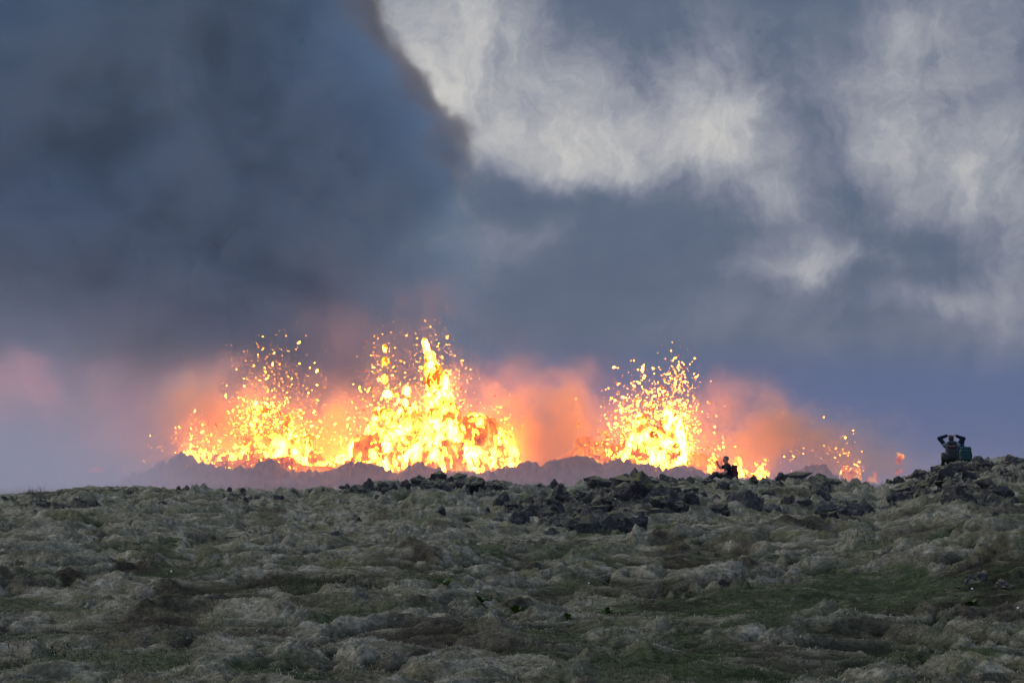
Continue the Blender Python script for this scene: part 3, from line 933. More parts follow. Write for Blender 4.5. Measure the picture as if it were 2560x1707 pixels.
t.put(v.inputs['Color'], t.mixc(t.rng(sp.outputs[0], (260 - 1280) / kS, (480 - 1280) / kS), (0.80, 0.56, 0.62), t.mixc(t.rng(tot, 0.25, 0.85), (0.94, 0.76, 0.72), (0.98, 0.72, 0.50))))  # orange and pink of the lava glow partly put into the steam colour
v.inputs['Anisotropy'].default_value = 0.0
steam = link('smoke', box('smoke', (-700 - 1280) / kS, (2900 - 1280) / kS, DS - 28, DS + 28, EYE + 6, EYE + (HOR - 560) / kS), sm)
tag(steam, 'steam billowing round the fountains, lit orange and pink by the lava', kind='stuff')

# low mist between the ridge and the crater rim
mm, t, v, pos = vol_mat("mist", 1.0)
sp = t.node('ShaderNodeSeparateXYZ')
t.put(sp.inputs[0], pos)
fx = t.m('DIVIDE', sp.outputs[0], sp.outputs[1])
hfall = t.m('EXPONENT', t.m('MULTIPLY', t.m('SUBTRACT', sp.outputs[2], EYE + 4.0), -0.075))
left = t.rng(sp.outputs[0], -122.0, -50.0, 2.2, 0.09, smooth=True)
nn = t.rng(t.noise(pos, 0.02, 3, 0.55), 0.3, 0.7, 0.6, 1.4)
yq = t.m('DIVIDE', t.m('SUBTRACT', sp.outputs[1], 768.0), 20.0)
near_rim = t.m('MULTIPLY', t.m('EXPONENT', t.m('MULTIPLY', t.m('MULTIPLY', yq, yq), -1.0)), t.m('EXPONENT', t.m('MULTIPLY', t.m('SUBTRACT', sp.outputs[2], EYE + 7.0), -0.24)))
den = t.m('MULTIPLY', t.m('ADD', t.m('MULTIPLY', hfall, left), t.m('MULTIPLY', near_rim, 7.0)), nn)
t.put(v.inputs['Density'], t.m('MULTIPLY', den, 0.0065))
t.put(v.inputs['Color'], t.mixc(t.rng(sp.outputs[0], -105.0, -70.0), (0.74, 0.86, 1.0), (0.95, 0.80, 0.88)))  # sky blue on the left, lava pink elsewhere, tinted into the mist itself
mist = link('mist', box('mist', -330, 300, 180, DV - 8, EYE - 3, EYE + 55), mm)
tag(mist, 'pale blue mist lying between the ridge and the crater', kind='stuff')
# ------------------------------------------------------------------ boulders and outcrops
def tri_noise(v, f, seed):
    return (perlin(v[:, 0] * f, v[:, 1] * f + v[:, 2] * f * 0.31, seed) + perlin(v[:, 1] * f, v[:, 2] * f + v[:, 0] * f * 0.27, seed + 1)
            + perlin(v[:, 2] * f, v[:, 0] * f + v[:, 1] * f * 0.33, seed + 2)) * 0.6


_ico = {}


def ico(sub):
    if sub not in _ico:
        bm = bmesh.new()
        bmesh.ops.create_icosphere(bm, subdivisions=sub, radius=1.0)
        _ico[sub] = (np.array([v.co[:] for v in bm.verts]), np.array([[v.index for v in f.verts] for f in bm.faces]))
        bm.free()
    return _ico[sub]


def rock_mesh(name, w, dpt, h, seed, sub=5, facets=14, cut=0.57, rough=0.5, peak=None):
    """angular lava block: bounding size w x dpt x h, standing on z=0; peak = (-1..1) where the highest point leans"""
    rs = np.random.RandomState(seed)
    v, f = ico(sub)
    v = v.copy()
    for _ in range(facets):
        n = rs.normal(size=3)
        n /= np.linalg.norm(n)
        dd = cut + rs.rand() * 0.36
        s = v @ n - dd
        v -= np.outer(np.clip(s, 0, None), n) * 0.985
    v += 0.10 * rough * tri_noise(v, 1.4, seed)[:, None] * v * 2
    v /= np.abs(v).max(0)
    if peak is not None:
        v[:, 0] += (v[:, 2] + 1) * 0.5 * peak * 0.5
        v[:, 0] *= 1 - 0.35 * np.clip(v[:, 2], 0, 1)
        v[:, 0] /= np.abs(v[:, 0]).max()
    v = v * np.array([w / 2, dpt / 2, h / 2]) + np.array([0, 0, h / 2])
    nrm = v - np.array([0, 0, h * 0.4])
    nrm /= np.linalg.norm(nrm, axis=1)[:, None] + 1e-9
    s = min(w, h, dpt)
    f1 = tri_noise(v / s, 3.6, seed + 5) * 1.3
    f2 = np.abs(tri_noise(v / s, 7.0, seed + 9))
    f3 = np.abs(tri_noise(v / 0.06, 1.0, seed + 14))
    v = v + nrm * (s * (0.055 * rough * 1.6 * f1 - 0.075 * rough * f2) - 0.018 * rough * f3)[:, None]
    return np_mesh(name, v, f, True)


def rock_mat(name, dark, light, mossy, moss_col):
    m, t, out = new_mat(name)
    b = t.node('ShaderNodeBsdfPrincipled')
    b.inputs['Roughness'].default_value = 0.9
    b.inputs['Specular IOR Level'].default_value = 0.2
    g = t.node('ShaderNodeNewGeometry')
    p = g.outputs['Position']
    n = t.noise(p, 9.0, 6, 0.75)
    c = t.mixc(t.rng(n, 0.32, 0.68), dark, light)
    c = t.mixc(t.m('MULTIPLY', t.rng(t.noise(p, 16.0, 3, 0.6), 0.62, 0.70), 0.7), c, (0.27, 0.27, 0.26))
    s = t.node('ShaderNodeSeparateXYZ')
    t.put(s.inputs[0], g.outputs['Normal'])
    mo = t.noise(p, 3.0, 4, 0.65)
    mf = t.m('MULTIPLY', t.rng(s.outputs[2], 0.45, 0.85), t.rng(mo, 0.62 - mossy * 0.3, 0.68 - mossy * 0.3))
    mc = t.mixc(t.rng(t.noise(p, 20.0, 4, 0.7), 0.3, 0.7), tuple(q * 0.45 for q in moss_col), moss_col)
    c = t.mixc(mf, c, mc)
    t.put(b.inputs['Base Color'], c)
    bp = t.node('ShaderNodeBump')
    bp.inputs['Strength'].default_value = 1.0
    bp.inputs['Distance'].default_value = 0.07
    t.put(bp.inputs['Height'], t.m('ADD', n, t.m('MULTIPLY', t.noise(p, 45.0, 3, 0.7), 0.4)))
    t.put(b.inputs['Normal'], bp.outputs[0])
    t.l.new(b.outputs[0], out.inputs[0])
    return m


RM_DARK = rock_mat('dark_lava_rock', (0.026, 0.024, 0.025), (0.092, 0.083, 0.080), 0.60, (0.26, 0.24, 0.13))
RM_GREY = rock_mat('grey_lava_rock', (0.040, 0.038, 0.039), (0.140, 0.132, 0.128), 0.45, (0.28, 0.25, 0.14))
RM_MOSS = rock_mat('mossy_lava_rock', (0.030, 0.028, 0.029), (0.12, 0.11, 0.11), 0.85, (0.30, 0.27, 0.14))
RM_GOLD = rock_mat('golden_moss_rock', (0.030, 0.026, 0.028), (0.11, 0.10, 0.10), 1.25, (0.24, 0.21, 0.055))
RMS = {'d': RM_DARK, 'g': RM_GREY, 'm': RM_MOSS, 'o': RM_GOLD}

ROCKS = [
    # px, top row, bottom row, width px, material, facets, peak, label
    (6, 1235, 1246, 22, 'd', 12, None, 'small dark boulder on the skyline at the very left edge of the picture'),
    (446, 1212, 1225, 15, 'd', 10, 0.2, 'small pointed dark rock, leftmost of those where the far ridge leaves the mist'),
    (468, 1211, 1226, 30, 'd', 14, None, 'rounded twin-topped dark rock just right of the small pointed one beside the mist'),
    (507, 1213, 1228, 36, 'd', 14, -0.3, 'low wedge-shaped dark rock on the left skyline with its high end on the left'),
    (552, 1218, 1230, 20, 'd', 12, None, 'flat little dark rock on the left skyline between the wedge and the round cobble'),
    (574, 1216, 1229, 15, 'd', 10, None, 'round dark cobble on the skyline below the left end of the wide lava fountain'),
    (606, 1217, 1229, 20, 'd', 10, 0.3, 'small dark rock with a pointed tip below the gap left of the domed rim'),
    (735, 1220, 1233, 26, 'd', 14, None, 'squat dark rock on the skyline below the wide left lava fountain'),
    (779, 1219, 1231, 20, 'd', 12, None, 'low round dark rock on the skyline right of the squat one, under the left fountain'),
    (807, 1217, 1230, 16, 'd', 10, 0.2, 'tiny jagged dark rock on the skyline left of the peaked rock pile'),
    (580, 1238, 1256, 46, 'd', 12, None, 'broad dark slab in the moss below the left skyline, left of the round grey boulder'),
    (612, 1238, 1252, 24, 'd', 12, 0.3, 'dark rock leaning against the right end of the broad slab below the left skyline'),
    (693, 1228, 1246, 40, 'g', 14, None, 'rounded grey boulder in the moss below the left skyline'),
    (280, 1246, 1262, 30, 'd', 12, -0.2, 'dark mound-shaped rock in the moss at the left, right of the long rocky streak'),
    (235, 1249, 1264, 36, 'd', 12, 0.4, 'dark slanting rock at the right end of the long rocky streak on the left'),
    (185, 1253, 1267, 36, 'd', 12, None, 'dark rock in the middle of the long rocky streak on the left'),
    (98, 1252, 1264, 34, 'g', 12, None, 'low grey rock at the left end of the long rocky streak'),
    (87, 1272, 1282, 14, 'd', 10, None, 'small dark stone in the moss below the long rocky streak on the left'),
    (405, 1250, 1260, 22, 'd', 12, None, 'flat dark stone in the moss midway between the long streak and the broad slab'),
    (917, 1192, 1220, 34, 'd', 16, 0.35, 'sharp-peaked dark rock crowning the pile left of the tallest fountain'),
    (884, 1207, 1228, 40, 'd', 14, 0.3, 'dark stepped rock at the left foot of the sharp-peaked rock'),
    (905, 1212, 1232, 50, 'm', 14, None, 'moss-streaked rock below the sharp-peaked rock'),
    (952, 1200, 1224, 46, 'd', 16, 0.5, 'dark slab tilted up to the right, next after the sharp-peaked rock'),
    (984, 1200, 1224, 34, 'd', 14, -0.3, 'dark rock sloping down to the right, right of the tilted slab'),
    (1014, 1197, 1222, 26, 'd', 14, None, 'small upright dark rock at the left end of the long skyline outcrop'),
    (964, 1216, 1231, 22, 'd', 12, None, 'small dark rock at the foot of the tilted slab'),
    (1046, 1186, 1214, 46, 'm', 14, None, 'lichened dark knob at the left top of the long skyline outcrop'),
    (1095, 1190, 1226, 90, 'd', 22, None, 'dark middle mass of the long skyline outcrop under the tallest fountain'),
    (1124, 1188, 1206, 20, 'd', 12, None, 'small dark block on top of the long skyline outcrop, under the rim notch'),
    (1170, 1193, 1226, 90, 'd', 22, None, 'wide low dark part of the long skyline outcrop, right of its middle mass'),
    (1197, 1187, 1204, 32, 'd', 12, -0.3, 'flat-topped dark block near the right end of the long skyline outcrop'),
    (1232, 1199, 1222, 60, 'm', 16, None, 'mossy tail of the long skyline outcrop sloping down to the right'),
    (943, 1236, 1248, 22, 'd', 12, None, 'small dark rock in the moss below the tilted slab'),
    (1102, 1263, 1286, 32, 'd', 14, None, 'dark cube-like boulder standing alone in the moss below the tallest fountain'),
    (1083, 1280, 1293, 52, 'g', 14, None, 'low grey ledge at the foot of the cube-like boulder'),
    (1117, 1265, 1275, 12, 'g', 10, None, 'small pale-topped stone behind the cube-like boulder'),
    (893, 1285, 1299, 30, 'd', 12, -0.2, 'dark rounded stone in the moss, left one of a close pair below the skyline pile'),
    (921, 1283, 1300, 26, 'd', 12, 0.5, 'dark tilted stone with a golden tip, right one of a close pair'),
    (918, 1313, 1327, 34, 'g', 12, 0.3, 'pale-topped grey stone in the moss below the close pair of dark stones'),
    (839, 1324, 1340, 28, 'g', 12, None, 'grey stone half sunk in the moss, left of the pale-topped stone'),
    (1254, 1227, 1264, 62, 'd', 18, 0.1, 'big square-shouldered dark boulder in the moss left of the central outcrop'),
    (1283, 1238, 1264, 40, 'd', 14, -0.4, 'low dark block touching the right side of the big square-shouldered boulder'),
    (1219, 1265, 1282, 16, 'd', 10, 0.1, 'thin upright dark shard below the big square-shouldered boulder'),
    (1386, 1196, 1216, 26, 'd', 14, -0.1, 'dark cube perched on the skyline above the central outcrop'),
    (1397, 1209, 1246, 48, 'd', 16, None, 'dark block directly under the cube perched on the skyline'),
    (1357, 1224, 1252, 36, 'd', 16, 0.3, 'dark craggy rock at the left shoulder of the block under the perched cube'),
    (1384, 1240, 1278, 58, 'd', 18, None, 'large rounded dark block in the middle of the left flank of the central outcrop'),
    (1436, 1216, 1244, 60, 'm', 18, None, 'moss-patched rock right of the block under the perched cube'),
    (1349, 1207, 1217, 14, 'd', 10, None, 'small dark stone on the skyline left of the perched cube'),
    (1330, 1252, 1290, 50, 'd', 18, None, 'dark rock on the left flank of the central outcrop, below the craggy rock'),
    (1300, 1276, 1312, 56, 'd', 18, None, 'dark lower left corner block of the central outcrop'),
    (1250, 1292, 1306, 50, 'd', 14, None, 'low dark ledge trailing left from the central outcrop'),
    (1440, 1284, 1322, 60, 'd', 18, None, 'dark block, first on the left in the lower row of the central outcrop'),
    (1486, 1284, 1328, 46, 'g', 16, 0.1, 'grey angular block, second from the left in the lower row of the central outcrop'),
    (1515, 1284, 1324, 42, 'g', 16, None, 'grey squarish block, third from the left in the lower row of the central outcrop'),
    (1548, 1294, 1322, 38, 'd', 14, None, 'smaller dark block, fourth from the left in the lower row of the central outcrop'),
    (1592, 1278, 1318, 66, 'd', 18, None, 'broad dark block at the right end of the lower row of the central outcrop'),
    (1380, 1318, 1336, 50, 'd', 14, None, 'dark low rock at the bottom left foot of the central outcrop'),
    (1605, 1182, 1246, 100, 'o', 16, -0.1, 'big rock capped with golden moss, the high knob of the central outcrop'),
    (1560, 1214, 1256, 62, 'd', 18, None, 'dark rock at the left side of the golden moss-capped knob'),
    (1522, 1236, 1262, 42, 'd', 16, None, 'small dark rock left below the golden moss-capped knob'),
    (1650, 1204, 1256, 70, 'm', 18, None, 'grey mossy shoulder right of the golden moss-capped knob'),
    (1670, 1216, 1276, 100, 'd', 24, None, 'huge dark overhanging boulder right of the golden moss-capped knob'),
    (1726, 1222, 1268, 46, 'd', 16, None, 'dark boulder touching the right side of the huge overhanging one'),
    (1693, 1199, 1222, 62, 'm', 14, -0.2, 'smooth pale moss-covered rock above the huge overhanging boulder'),
    (1498, 1192, 1212, 66, 'd', 18, None, 'long dark rock on the skyline left of the golden knob'),
    (1538, 1191, 1210, 38, 'd', 16, None, 'dark rock on the skyline just left of the golden knob'),
    (1672, 1187, 1208, 54, 'd', 18, None, 'craggy dark rock on the skyline just right of the golden knob'),
    (1724, 1190, 1206, 28, 'd', 14, None, 'dark rock with a small horn on the skyline left of the man with the phone'),
    (1772, 1193, 1208, 60, 'd', 18, 0.1, 'dark hump of rock right in front of the man with the phone'),
    (1806, 1200, 1222, 42, 'd', 16, None, 'dark rock below the seated man with the phone'),
    (1840, 1199, 1212, 50, 'g', 16, None, 'grey rock ledge below the red backpack'),
    (1886, 1184, 1204, 24, 'd', 12, None, 'small dark boulder on the skyline right of the man with the red backpack'),
    (1862, 1227, 1266, 96, 'g', 20, None, 'broad rounded grey boulder between the overhanging boulder and the leaning slab pair'),
    (1790, 1250, 1282, 66, 'd', 16, 0.3, 'dark elongated rock at the left of the broad rounded grey boulder'),
    (1918, 1218, 1236, 44, 'd', 14, 0.3, 'dark slanting rock above the broad rounded grey boulder'),
    (1950, 1178, 1198, 32, 'd', 14, 0.1, 'dark flat-topped rock on the skyline, left one of the two right of the small flare'),
    (1993, 1177, 1196, 26, 'd', 14, None, 'dark rounded rock on the skyline, right one of the two right of the small flare'),
    (2055, 1188, 1206, 110, 'd', 20, None, 'long low dark rock on the skyline below the orange spatter at the right'),
    (2051, 1209, 1256, 62, 'd', 16, -0.25, 'tall pointed grey-black boulder leaning on the big striped slab'),
    (2088, 1230, 1280, 118, 'g', 18, 0.2, 'big slanted grey slab with pale streaks under the tall pointed boulder'),
    (2164, 1243, 1286, 42, 'd', 14, None, 'dark egg-shaped boulder at the right end of the big slanted slab'),
    (2072, 1276, 1295, 64, 'd', 14, None, 'flat dark rock lying in the moss below the big slanted slab'),
    (1974, 1226, 1266, 44, 'd', 16, -0.4, 'dark leaning rock left of the tall pointed boulder'),
    (2012, 1240, 1266, 36, 'g', 14, None, 'small grey rock between the leaning rock and the tall pointed boulder'),
    (1932, 1258, 1274, 46, 'g', 14, None, 'low bluish-grey stone left of the dark leaning rock'),
    (2249, 1186, 1206, 32, 'd', 14, None, 'dark rock on the lower left slope of the right-hand rise'),
    (2222, 1196, 1212, 24, 'd', 12, None, 'small dark rock at the very foot of the right-hand rise'),
    (2290, 1172, 1196, 60, 'd', 18, 0.3, 'dark ledge midway up the skyline of the right-hand rise'),
    (2344, 1159, 1184, 34, 'd', 14, None, 'dark knob on the skyline left of the hiker with hands on the head'),
    (2400, 1148, 1184, 86, 'm', 18, None, 'mossy rounded rock on which the two hikers sit'),
    (2452, 1139, 1172, 80, 'd', 20, 0.2, 'dark flat-topped outcrop right of the hiker with the green backpack'),
    (2530, 1137, 1170, 90, 'm', 18, None, 'mossy dark outcrop on the skyline at the right edge of the picture'),
    (2249, 1224, 1252, 72, 'g', 18, None, 'grey lumpy rock on the lower slope of the right-hand rise'),
    (2312, 1196, 1220, 60, 'd', 18, None, 'dark rock on the slope below the knob left of the hikers'),
    (2412, 1216, 1256, 110, 'd', 22, None, 'wide dark craggy rock on the slope below the hikers'),
    (2506, 1206, 1240, 80, 'd', 18, None, 'dark rock in the slope near the right edge, below the skyline outcrops'),
    (2486, 1273, 1290, 22, 'd', 12, None, 'small dark stone in the moss near the right edge'),
    (2440, 1422, 1456, 70, 'm', 18, None, 'dark mossy boulder half sunk in the grassy hollow at the lower right'),
    (2510, 1446, 1472, 60, 'm', 18, None, 'grey mossy rock right of the dark half-sunk boulder in the grassy hollow'),
    (1822, 1432, 1464, 60, 'm', 16, None, 'mossy grey rock at the edge of the dark green hollow in the lower middle'),
    (905, 1478, 1496, 44, 'g', 14, None, 'small grey rock by the green tufts left of the lower middle'),
]
for i, (px, r0, r1, w, mk, nf, peak, lab) in enumerate(ROCKS):
    dd = np.exp(np.linspace(math.log(20), math.log(112 if px > 560 else 128), 900))
    xx = (px - 1280) / FOC * dd
    zz = land(xx, dd)
    rr = HOR - (zz - EYE) / dd * FOC
    kk = int(np.argmax(rr <= r1))
    if rr[kk] > r1:
        kk = int(np.argmin(rr))
    ww = w / FOC * dd[kk]
    dep = ww * (0.75 + 0.35 * ((i * 37) % 10) / 10)
    d = float(dd[kk]) + dep * 0.40
    x = (px - 1280) / FOC * d
    top = EYE + (HOR - r0) / FOC * d
    bot = min(float(zz[kk]), land_z(x, d)) - 0.10 - 0.22 * ww
    h = max(top - bot, 0.12)
    if dep < h * 0.7:
        dep = h * 0.7
    sub = 6 if w > 80 else (5 if w > 26 else 4)
    me = rock_mesh('boulder', ww * 1.06, dep, h, 500 + i * 7, sub=sub, facets=nf + 4, rough=1.0 if w > 40 else 0.8, peak=peak)
    o = link('boulder', me, RMS[mk], loc=(x, d, bot))
    tag(o, lab, 'rock', 'dark lava rocks lying on the mossy ridge')


# loose angular stones lying in the rocky ground
def rubble(n, seed):
    rs = np.random.RandomState(seed)
    u = rs.uniform(-0.2, 0.2, n)
    d = 30 * (112 / 30) ** (rs.rand(n) ** 0.8)
    x = u * d
    z, rk, gr, br, cv = land(x, d, True)
    keep = rk > 0.45 + 0.3 * rs.rand(n)
    x, d, z = x[keep][:800], d[keep][:800], z[keep][:800]
    v0, f0 = ico(1)
    V, F_ = [], []
    for i in range(len(x)):
        s = 0.045 * min(5.0, rs.pareto(1.9) + 0.8)
        v = v0 * (1 + 0.30 * rs.normal(size=(len(v0), 1))) * (s * np.array([1 + rs.rand() * 0.8, 1.0, 0.7 + rs.rand() * 0.6]))
        a = rs.rand() * 6.28
        ca, sa = math.cos(a), math.sin(a)
        v = v @ np.array([[ca, sa, 0], [-sa, ca, 0], [0, 0, 1]]) + np.array([x[i], d[i], z[i] + s * 0.15])
        V.append(v)
        F_.append(f0 + i * len(v0))
    return np_mesh('rubble', np.concatenate(V), np.concatenate(F_), False)


tag(link('rubble', rubble(90000, 12), RM_DARK), kind='stuff')
# ------------------------------------------------------------------ people (smooth blended bodies)
def _seg(Pt, a, b, ra, rb):
    a, b = np.array(a, np.float32), np.array(b, np.float32)
    ab = b - a
    t = np.clip(((Pt - a) @ ab) / max(float(ab @ ab), 1e-9), 0, 1)
    return np.linalg.norm(Pt - a - t[..., None] * ab, axis=-1) - (ra + (rb - ra) * t)


def _ell(Pt, c, r, rot=None):
    q = Pt - np.array(c, np.float32)
    if rot is not None:
        q = q @ np.array(rot, np.float32)
    r = np.array(r, np.float32)
    k0 = np.linalg.norm(q / r, axis=-1)
    k1 = np.linalg.norm(q / (r * r), axis=-1) + 1e-6
    return k0 * (k0 - 1.0) / k1


def _rbox(Pt, c, r, rad, rot=None):
    q = Pt - np.array(c, np.float32)
    if rot is not None:
        q = q @ np.array(rot, np.float32)
    q = np.abs(q) - (np.array(r, np.float32) - rad)
    return np.linalg.norm(np.maximum(q, 0), axis=-1) + np.minimum(q.max(-1), 0) - rad


def _smin(a, b, k):
    h = np.clip(0.5 + 0.5 * (b - a) / k, 0, 1)
    return b + (a - b) * h - k * h * (1 - h)


def sdf_obj(name, prims, vox, mat, parent, k=0.03, grow=0.0, wrinkle=0.0, seed=1):
    """prims: ('s',a,b,ra,rb[,k]) ('e',c,r[,k][,rot]) ('b',c,r,rad[,k][,rot]); a leading '-' subtracts"""
    pts = []
    for p in prims:
        if p[0].startswith('-'):
            continue
        if p[0] == 's':
            m = max(p[3], p[4])
            pts += [np.array(p[1]) - m, np.array(p[1]) + m, np.array(p[2]) - m, np.array(p[2]) + m]
        else:
            m = max(p[2])
            pts += [np.array(p[1]) - m, np.array(p[1]) + m]
    pts = np.array(pts)
    lo, hi = pts.min(0) - 0.03 - grow, pts.max(0) + 0.03 + grow
    ax = [np.arange(lo[i], hi[i], vox, dtype=np.float32) for i in range(3)]
    G = np.stack(np.meshgrid(*ax, indexing='ij'), -1)
    D = None
    for p in prims:
        sub = p[0].startswith('-')
        kind = p[0][-1]
        if kind == 's':
            dd = _seg(G, *p[1:5])
            kk = p[5] if len(p) > 5 else k
        elif kind == 'e':
            dd = _ell(G, p[1], p[2], p[4] if len(p) > 4 else None)
            kk = p[3] if len(p) > 3 and p[3] is not None else k
        else:
            dd = _rbox(G, p[1], p[2], p[3], p[5] if len(p) > 5 else None)
            kk = p[4] if len(p) > 4 and p[4] is not None else k
        if D is None:
            D = dd
        elif sub:
            D = -_smin(-D, dd, kk)
        else:
            D = _smin(D, dd, kk)
    F = grow - D
    if wrinkle:
        F = F + noise3(F.shape, tuple(np.array(F.shape) * vox / 0.09), seed, 3) * wrinkle
    V, Q = surface_nets(F, tuple(lo), (vox, vox, vox))
    return link(name, np_mesh(name, V, Q, True), mat, parent)


def hand(wr, dirv, palm_n, side, curl=0.5, s=1.0, spread=0.10):
    """palm + five fingers as primitives. wr wrist, dirv finger direction, palm_n direction the palm faces, side thumb side"""
    wr = np.array(wr, float)
    f = np.array(dirv, float)
    f /= np.linalg.norm(f)
    n = np.array(palm_n, float)
    n -= f * (n @ f)
    n /= np.linalg.norm(n)
    a = np.cross(f, n) * side
    pr = [('b', tuple(wr + f * 0.050 * s), (0.045 * s, 0.045 * s, 0.045 * s), 0.012)]
    pr = [('s', tuple(wr), tuple(wr + f * 0.03 * s), 0.024 * s, 0.026 * s)]
    for u in (-0.026, -0.009, 0.009, 0.026):
        pr.append(('s', tuple(wr + f * 0.02 * s + a * u * 0.7 * s), tuple(wr + f * 0.088 * s + a * u * s), 0.017 * s, 0.0125 * s, 0.012))
    ln = [0.070, 0.080, 0.074, 0.058]
    for j, u in enumerate((0.028, 0.0095, -0.0095, -0.028)):
        p0 = wr + f * 0.086 * s + a * u * s
        d1 = f * math.cos(curl * 0.6) + n * math.sin(curl * 0.6) + a * u * spread * 30
        d2 = f * math.cos(curl * 1.7) + n * math.sin(curl * 1.7) + a * u * spread * 30
        p1 = p0 + d1 / np.linalg.norm(d1) * ln[j] * 0.5 * s
        p2 = p1 + d2 / np.linalg.norm(d2) * ln[j] * 0.5 * s
        pr.append(('s', tuple(p0), tuple(p1), 0.0095 * s, 0.0085 * s, 0.006))
        pr.append(('s', tuple(p1), tuple(p2), 0.0085 * s, 0.007 * s, 0.004))
    t0 = wr + f * 0.030 * s + a * 0.026 * s
    t1 = t0 + (f * 0.6 + a * 0.7 + n * 0.3) * 0.040 * s
    t2 = t1 + (f * 0.85 + a * 0.2 + n * 0.45) * 0.032 * s
    pr.append(('s', tuple(t0), tuple(t1), 0.013 * s, 0.011 * s, 0.010))
    pr.append(('s', tuple(t1), tuple(t2), 0.0105 * s, 0.009 * s, 0.004))
    return pr


def head_prims(c, fwd, up=(0, 0, 1), s=1.0):
    """cranium, face, jaw, nose, brow, lips, ears; c = centre of the head"""
    c = np.array(c, float)
    f = np.array(fwd, float)
    f /= np.linalg.norm(f)
    u = np.array(up, float)
    u -= f * (u @ f)
    u /= np.linalg.norm(u)
    r = np.cross(f, u)
    R = np.stack([r, f, u], 1)
    q = lambda x, y, z: tuple(c + (r * x + f * y + u * z) * s)
    pr = [('e', q(0, -0.012, 0.028), (0.077 * s, 0.096 * s, 0.092 * s), 0.02, R), ('e', q(0, 0.022, -0.030), (0.060 * s, 0.066 * s, 0.080 * s), 0.03, R),
          ('e', q(0, 0.048, -0.090), (0.036 * s, 0.032 * s, 0.026 * s), 0.03, R), ('s', q(0, 0.086, 0.006), q(0, 0.106, -0.026), 0.008 * s, 0.012 * s, 0.012),
          ('s', q(-0.035, 0.076, 0.018), q(0.035, 0.076, 0.018), 0.011 * s, 0.011 * s, 0.014), ('s', q(-0.016, 0.084, -0.056), q(0.016, 0.084, -0.056), 0.008 * s, 0.008 * s, 0.010),
          ('-s', q(-0.032, 0.094, 0.000), q(-0.026, 0.092, 0.000), 0.010 * s, 0.010 * s, 0.012), ('-s', q(0.026, 0.092, 0.000), q(0.032, 0.094, 0.000), 0.010 * s, 0.010 * s, 0.012)]
    for sd in (-1, 1):
        pr.append(('e', q(sd * 0.078, -0.012, -0.006), (0.011 * s, 0.020 * s, 0.032 * s), 0.006, R))
    return pr, q, R


SKIN = simple_mat('skin', (0.36, 0.22, 0.16), 0.55, 0.4, bump=0.1, scale=40, var=0.12)
HAIR_GREY = simple_mat('grey_hair', (0.13, 0.12, 0.11), 0.8, 0.3, bump=0.6, scale=160, var=0.5)
HAIR_DARK = simple_mat('dark_hair', (0.018, 0.013, 0.010), 0.7, 0.3, bump=0.6, scale=120, var=0.4)
BLACKC = simple_mat('black_cotton', (0.018, 0.019, 0.026), 0.9, 0.2, bump=0.3, scale=70)
DARKTR = simple_mat('dark_trousers', (0.035, 0.034, 0.036), 0.9, 0.2, bump=0.3, scale=60)
REDPACK = simple_mat('wine_red_nylon', (0.070, 0.008, 0.014), 0.65, 0.4, bump=0.4, scale=30)
BLKPACK = simple_mat('black_nylon', (0.014, 0.014, 0.018), 0.6, 0.4, bump=0.4, scale=30)
TEALPACK = simple_mat('teal_nylon', (0.004, 0.040, 0.044), 0.6, 0.4, bump=0.4, scale=30)
TEALJ = simple_mat('teal_jacket', (0.006, 0.028, 0.042), 0.7, 0.3, bump=0.4, scale=30)
NAVY = simple_mat('navy_fleece', (0.010, 0.018, 0.032), 0.9, 0.2, bump=0.4, scale=40)
GREYF = simple_mat('blue_grey_fleece', (0.17, 0.20, 0.24), 0.9, 0.2, bump=0.4, scale=40)
PALE = simple_mat('pale_webbing', (0.55, 0.52, 0.52), 0.8, 0.2)
CORAL = simple_mat('coral_cord', (0.40, 0.075, 0.06), 0.7, 0.3)
PLASTIC = simple_mat('black_plastic', (0.02, 0.02, 0.022), 0.35, 0.5, var=0.05)
METAL = simple_mat('dark_metal', (0.06, 0.06, 0.065), 0.4, 0.5, var=0.05)
BOOT = simple_mat('boot_leather', (0.05, 0.035, 0.025), 0.7, 0.3, bump=0.3)


def ground_place(px, row, d):
    p = P(px, row, d)
    return p


# --- the man with the phone, seated sideways, facing left (toward -X)
D1 = 97.3
man = empty('person', P(1822, 1205, D1))
tag(man, 'man in a black t-shirt sitting in profile on the ridge, holding up a phone', 'person')
hp, hq, hR = head_prims((-0.108, 0.0, 0.770), (-1, 0.02, -0.02), s=1.0)
SHN, SHF = (-0.030, -0.185, 0.560), (-0.075, 0.170, 0.565)
ELN, WRN = (-0.115, -0.245, 0.330), (-0.315, -0.190, 0.305)
ELF, WRF = (-0.275, 0.190, 0.480), (-0.385, 0.130, 0.640)
torso = [('s', (0.0, 0, 0.11), (-0.005, 0, 0.30), 0.135, 0.130), ('e', (0.0, -0.07, 0.12), (0.13, 0.11, 0.12)), ('e', (0.0, 0.07, 0.12), (0.13, 0.11, 0.12)),
         ('e', (-0.020, 0.0, 0.43), (0.125, 0.175, 0.17), 0.06), ('s', SHN, SHF, 0.060, 0.060, 0.05), ('s', (-0.035, 0, 0.57), (-0.085, 0, 0.70), 0.060, 0.056, 0.04)]
legs = []
for sd, kx_, az in ((-1, -0.43, -0.72), (1, -0.47, -0.80)):
    legs += [('s', (-0.02, sd * 0.09, 0.11), (kx_, sd * 0.15, 0.285), 0.088, 0.060), ('s', (kx_, sd * 0.15, 0.285), (az, sd * 0.15, 0.055), 0.058, 0.040)]
arms = [('s', SHN, ELN, 0.050, 0.039), ('s', ELN, WRN, 0.038, 0.027), ('s', SHF, ELF, 0.050, 0.039), ('s', ELF, WRF, 0.038, 0.027)]
body = torso + legs + arms + hp
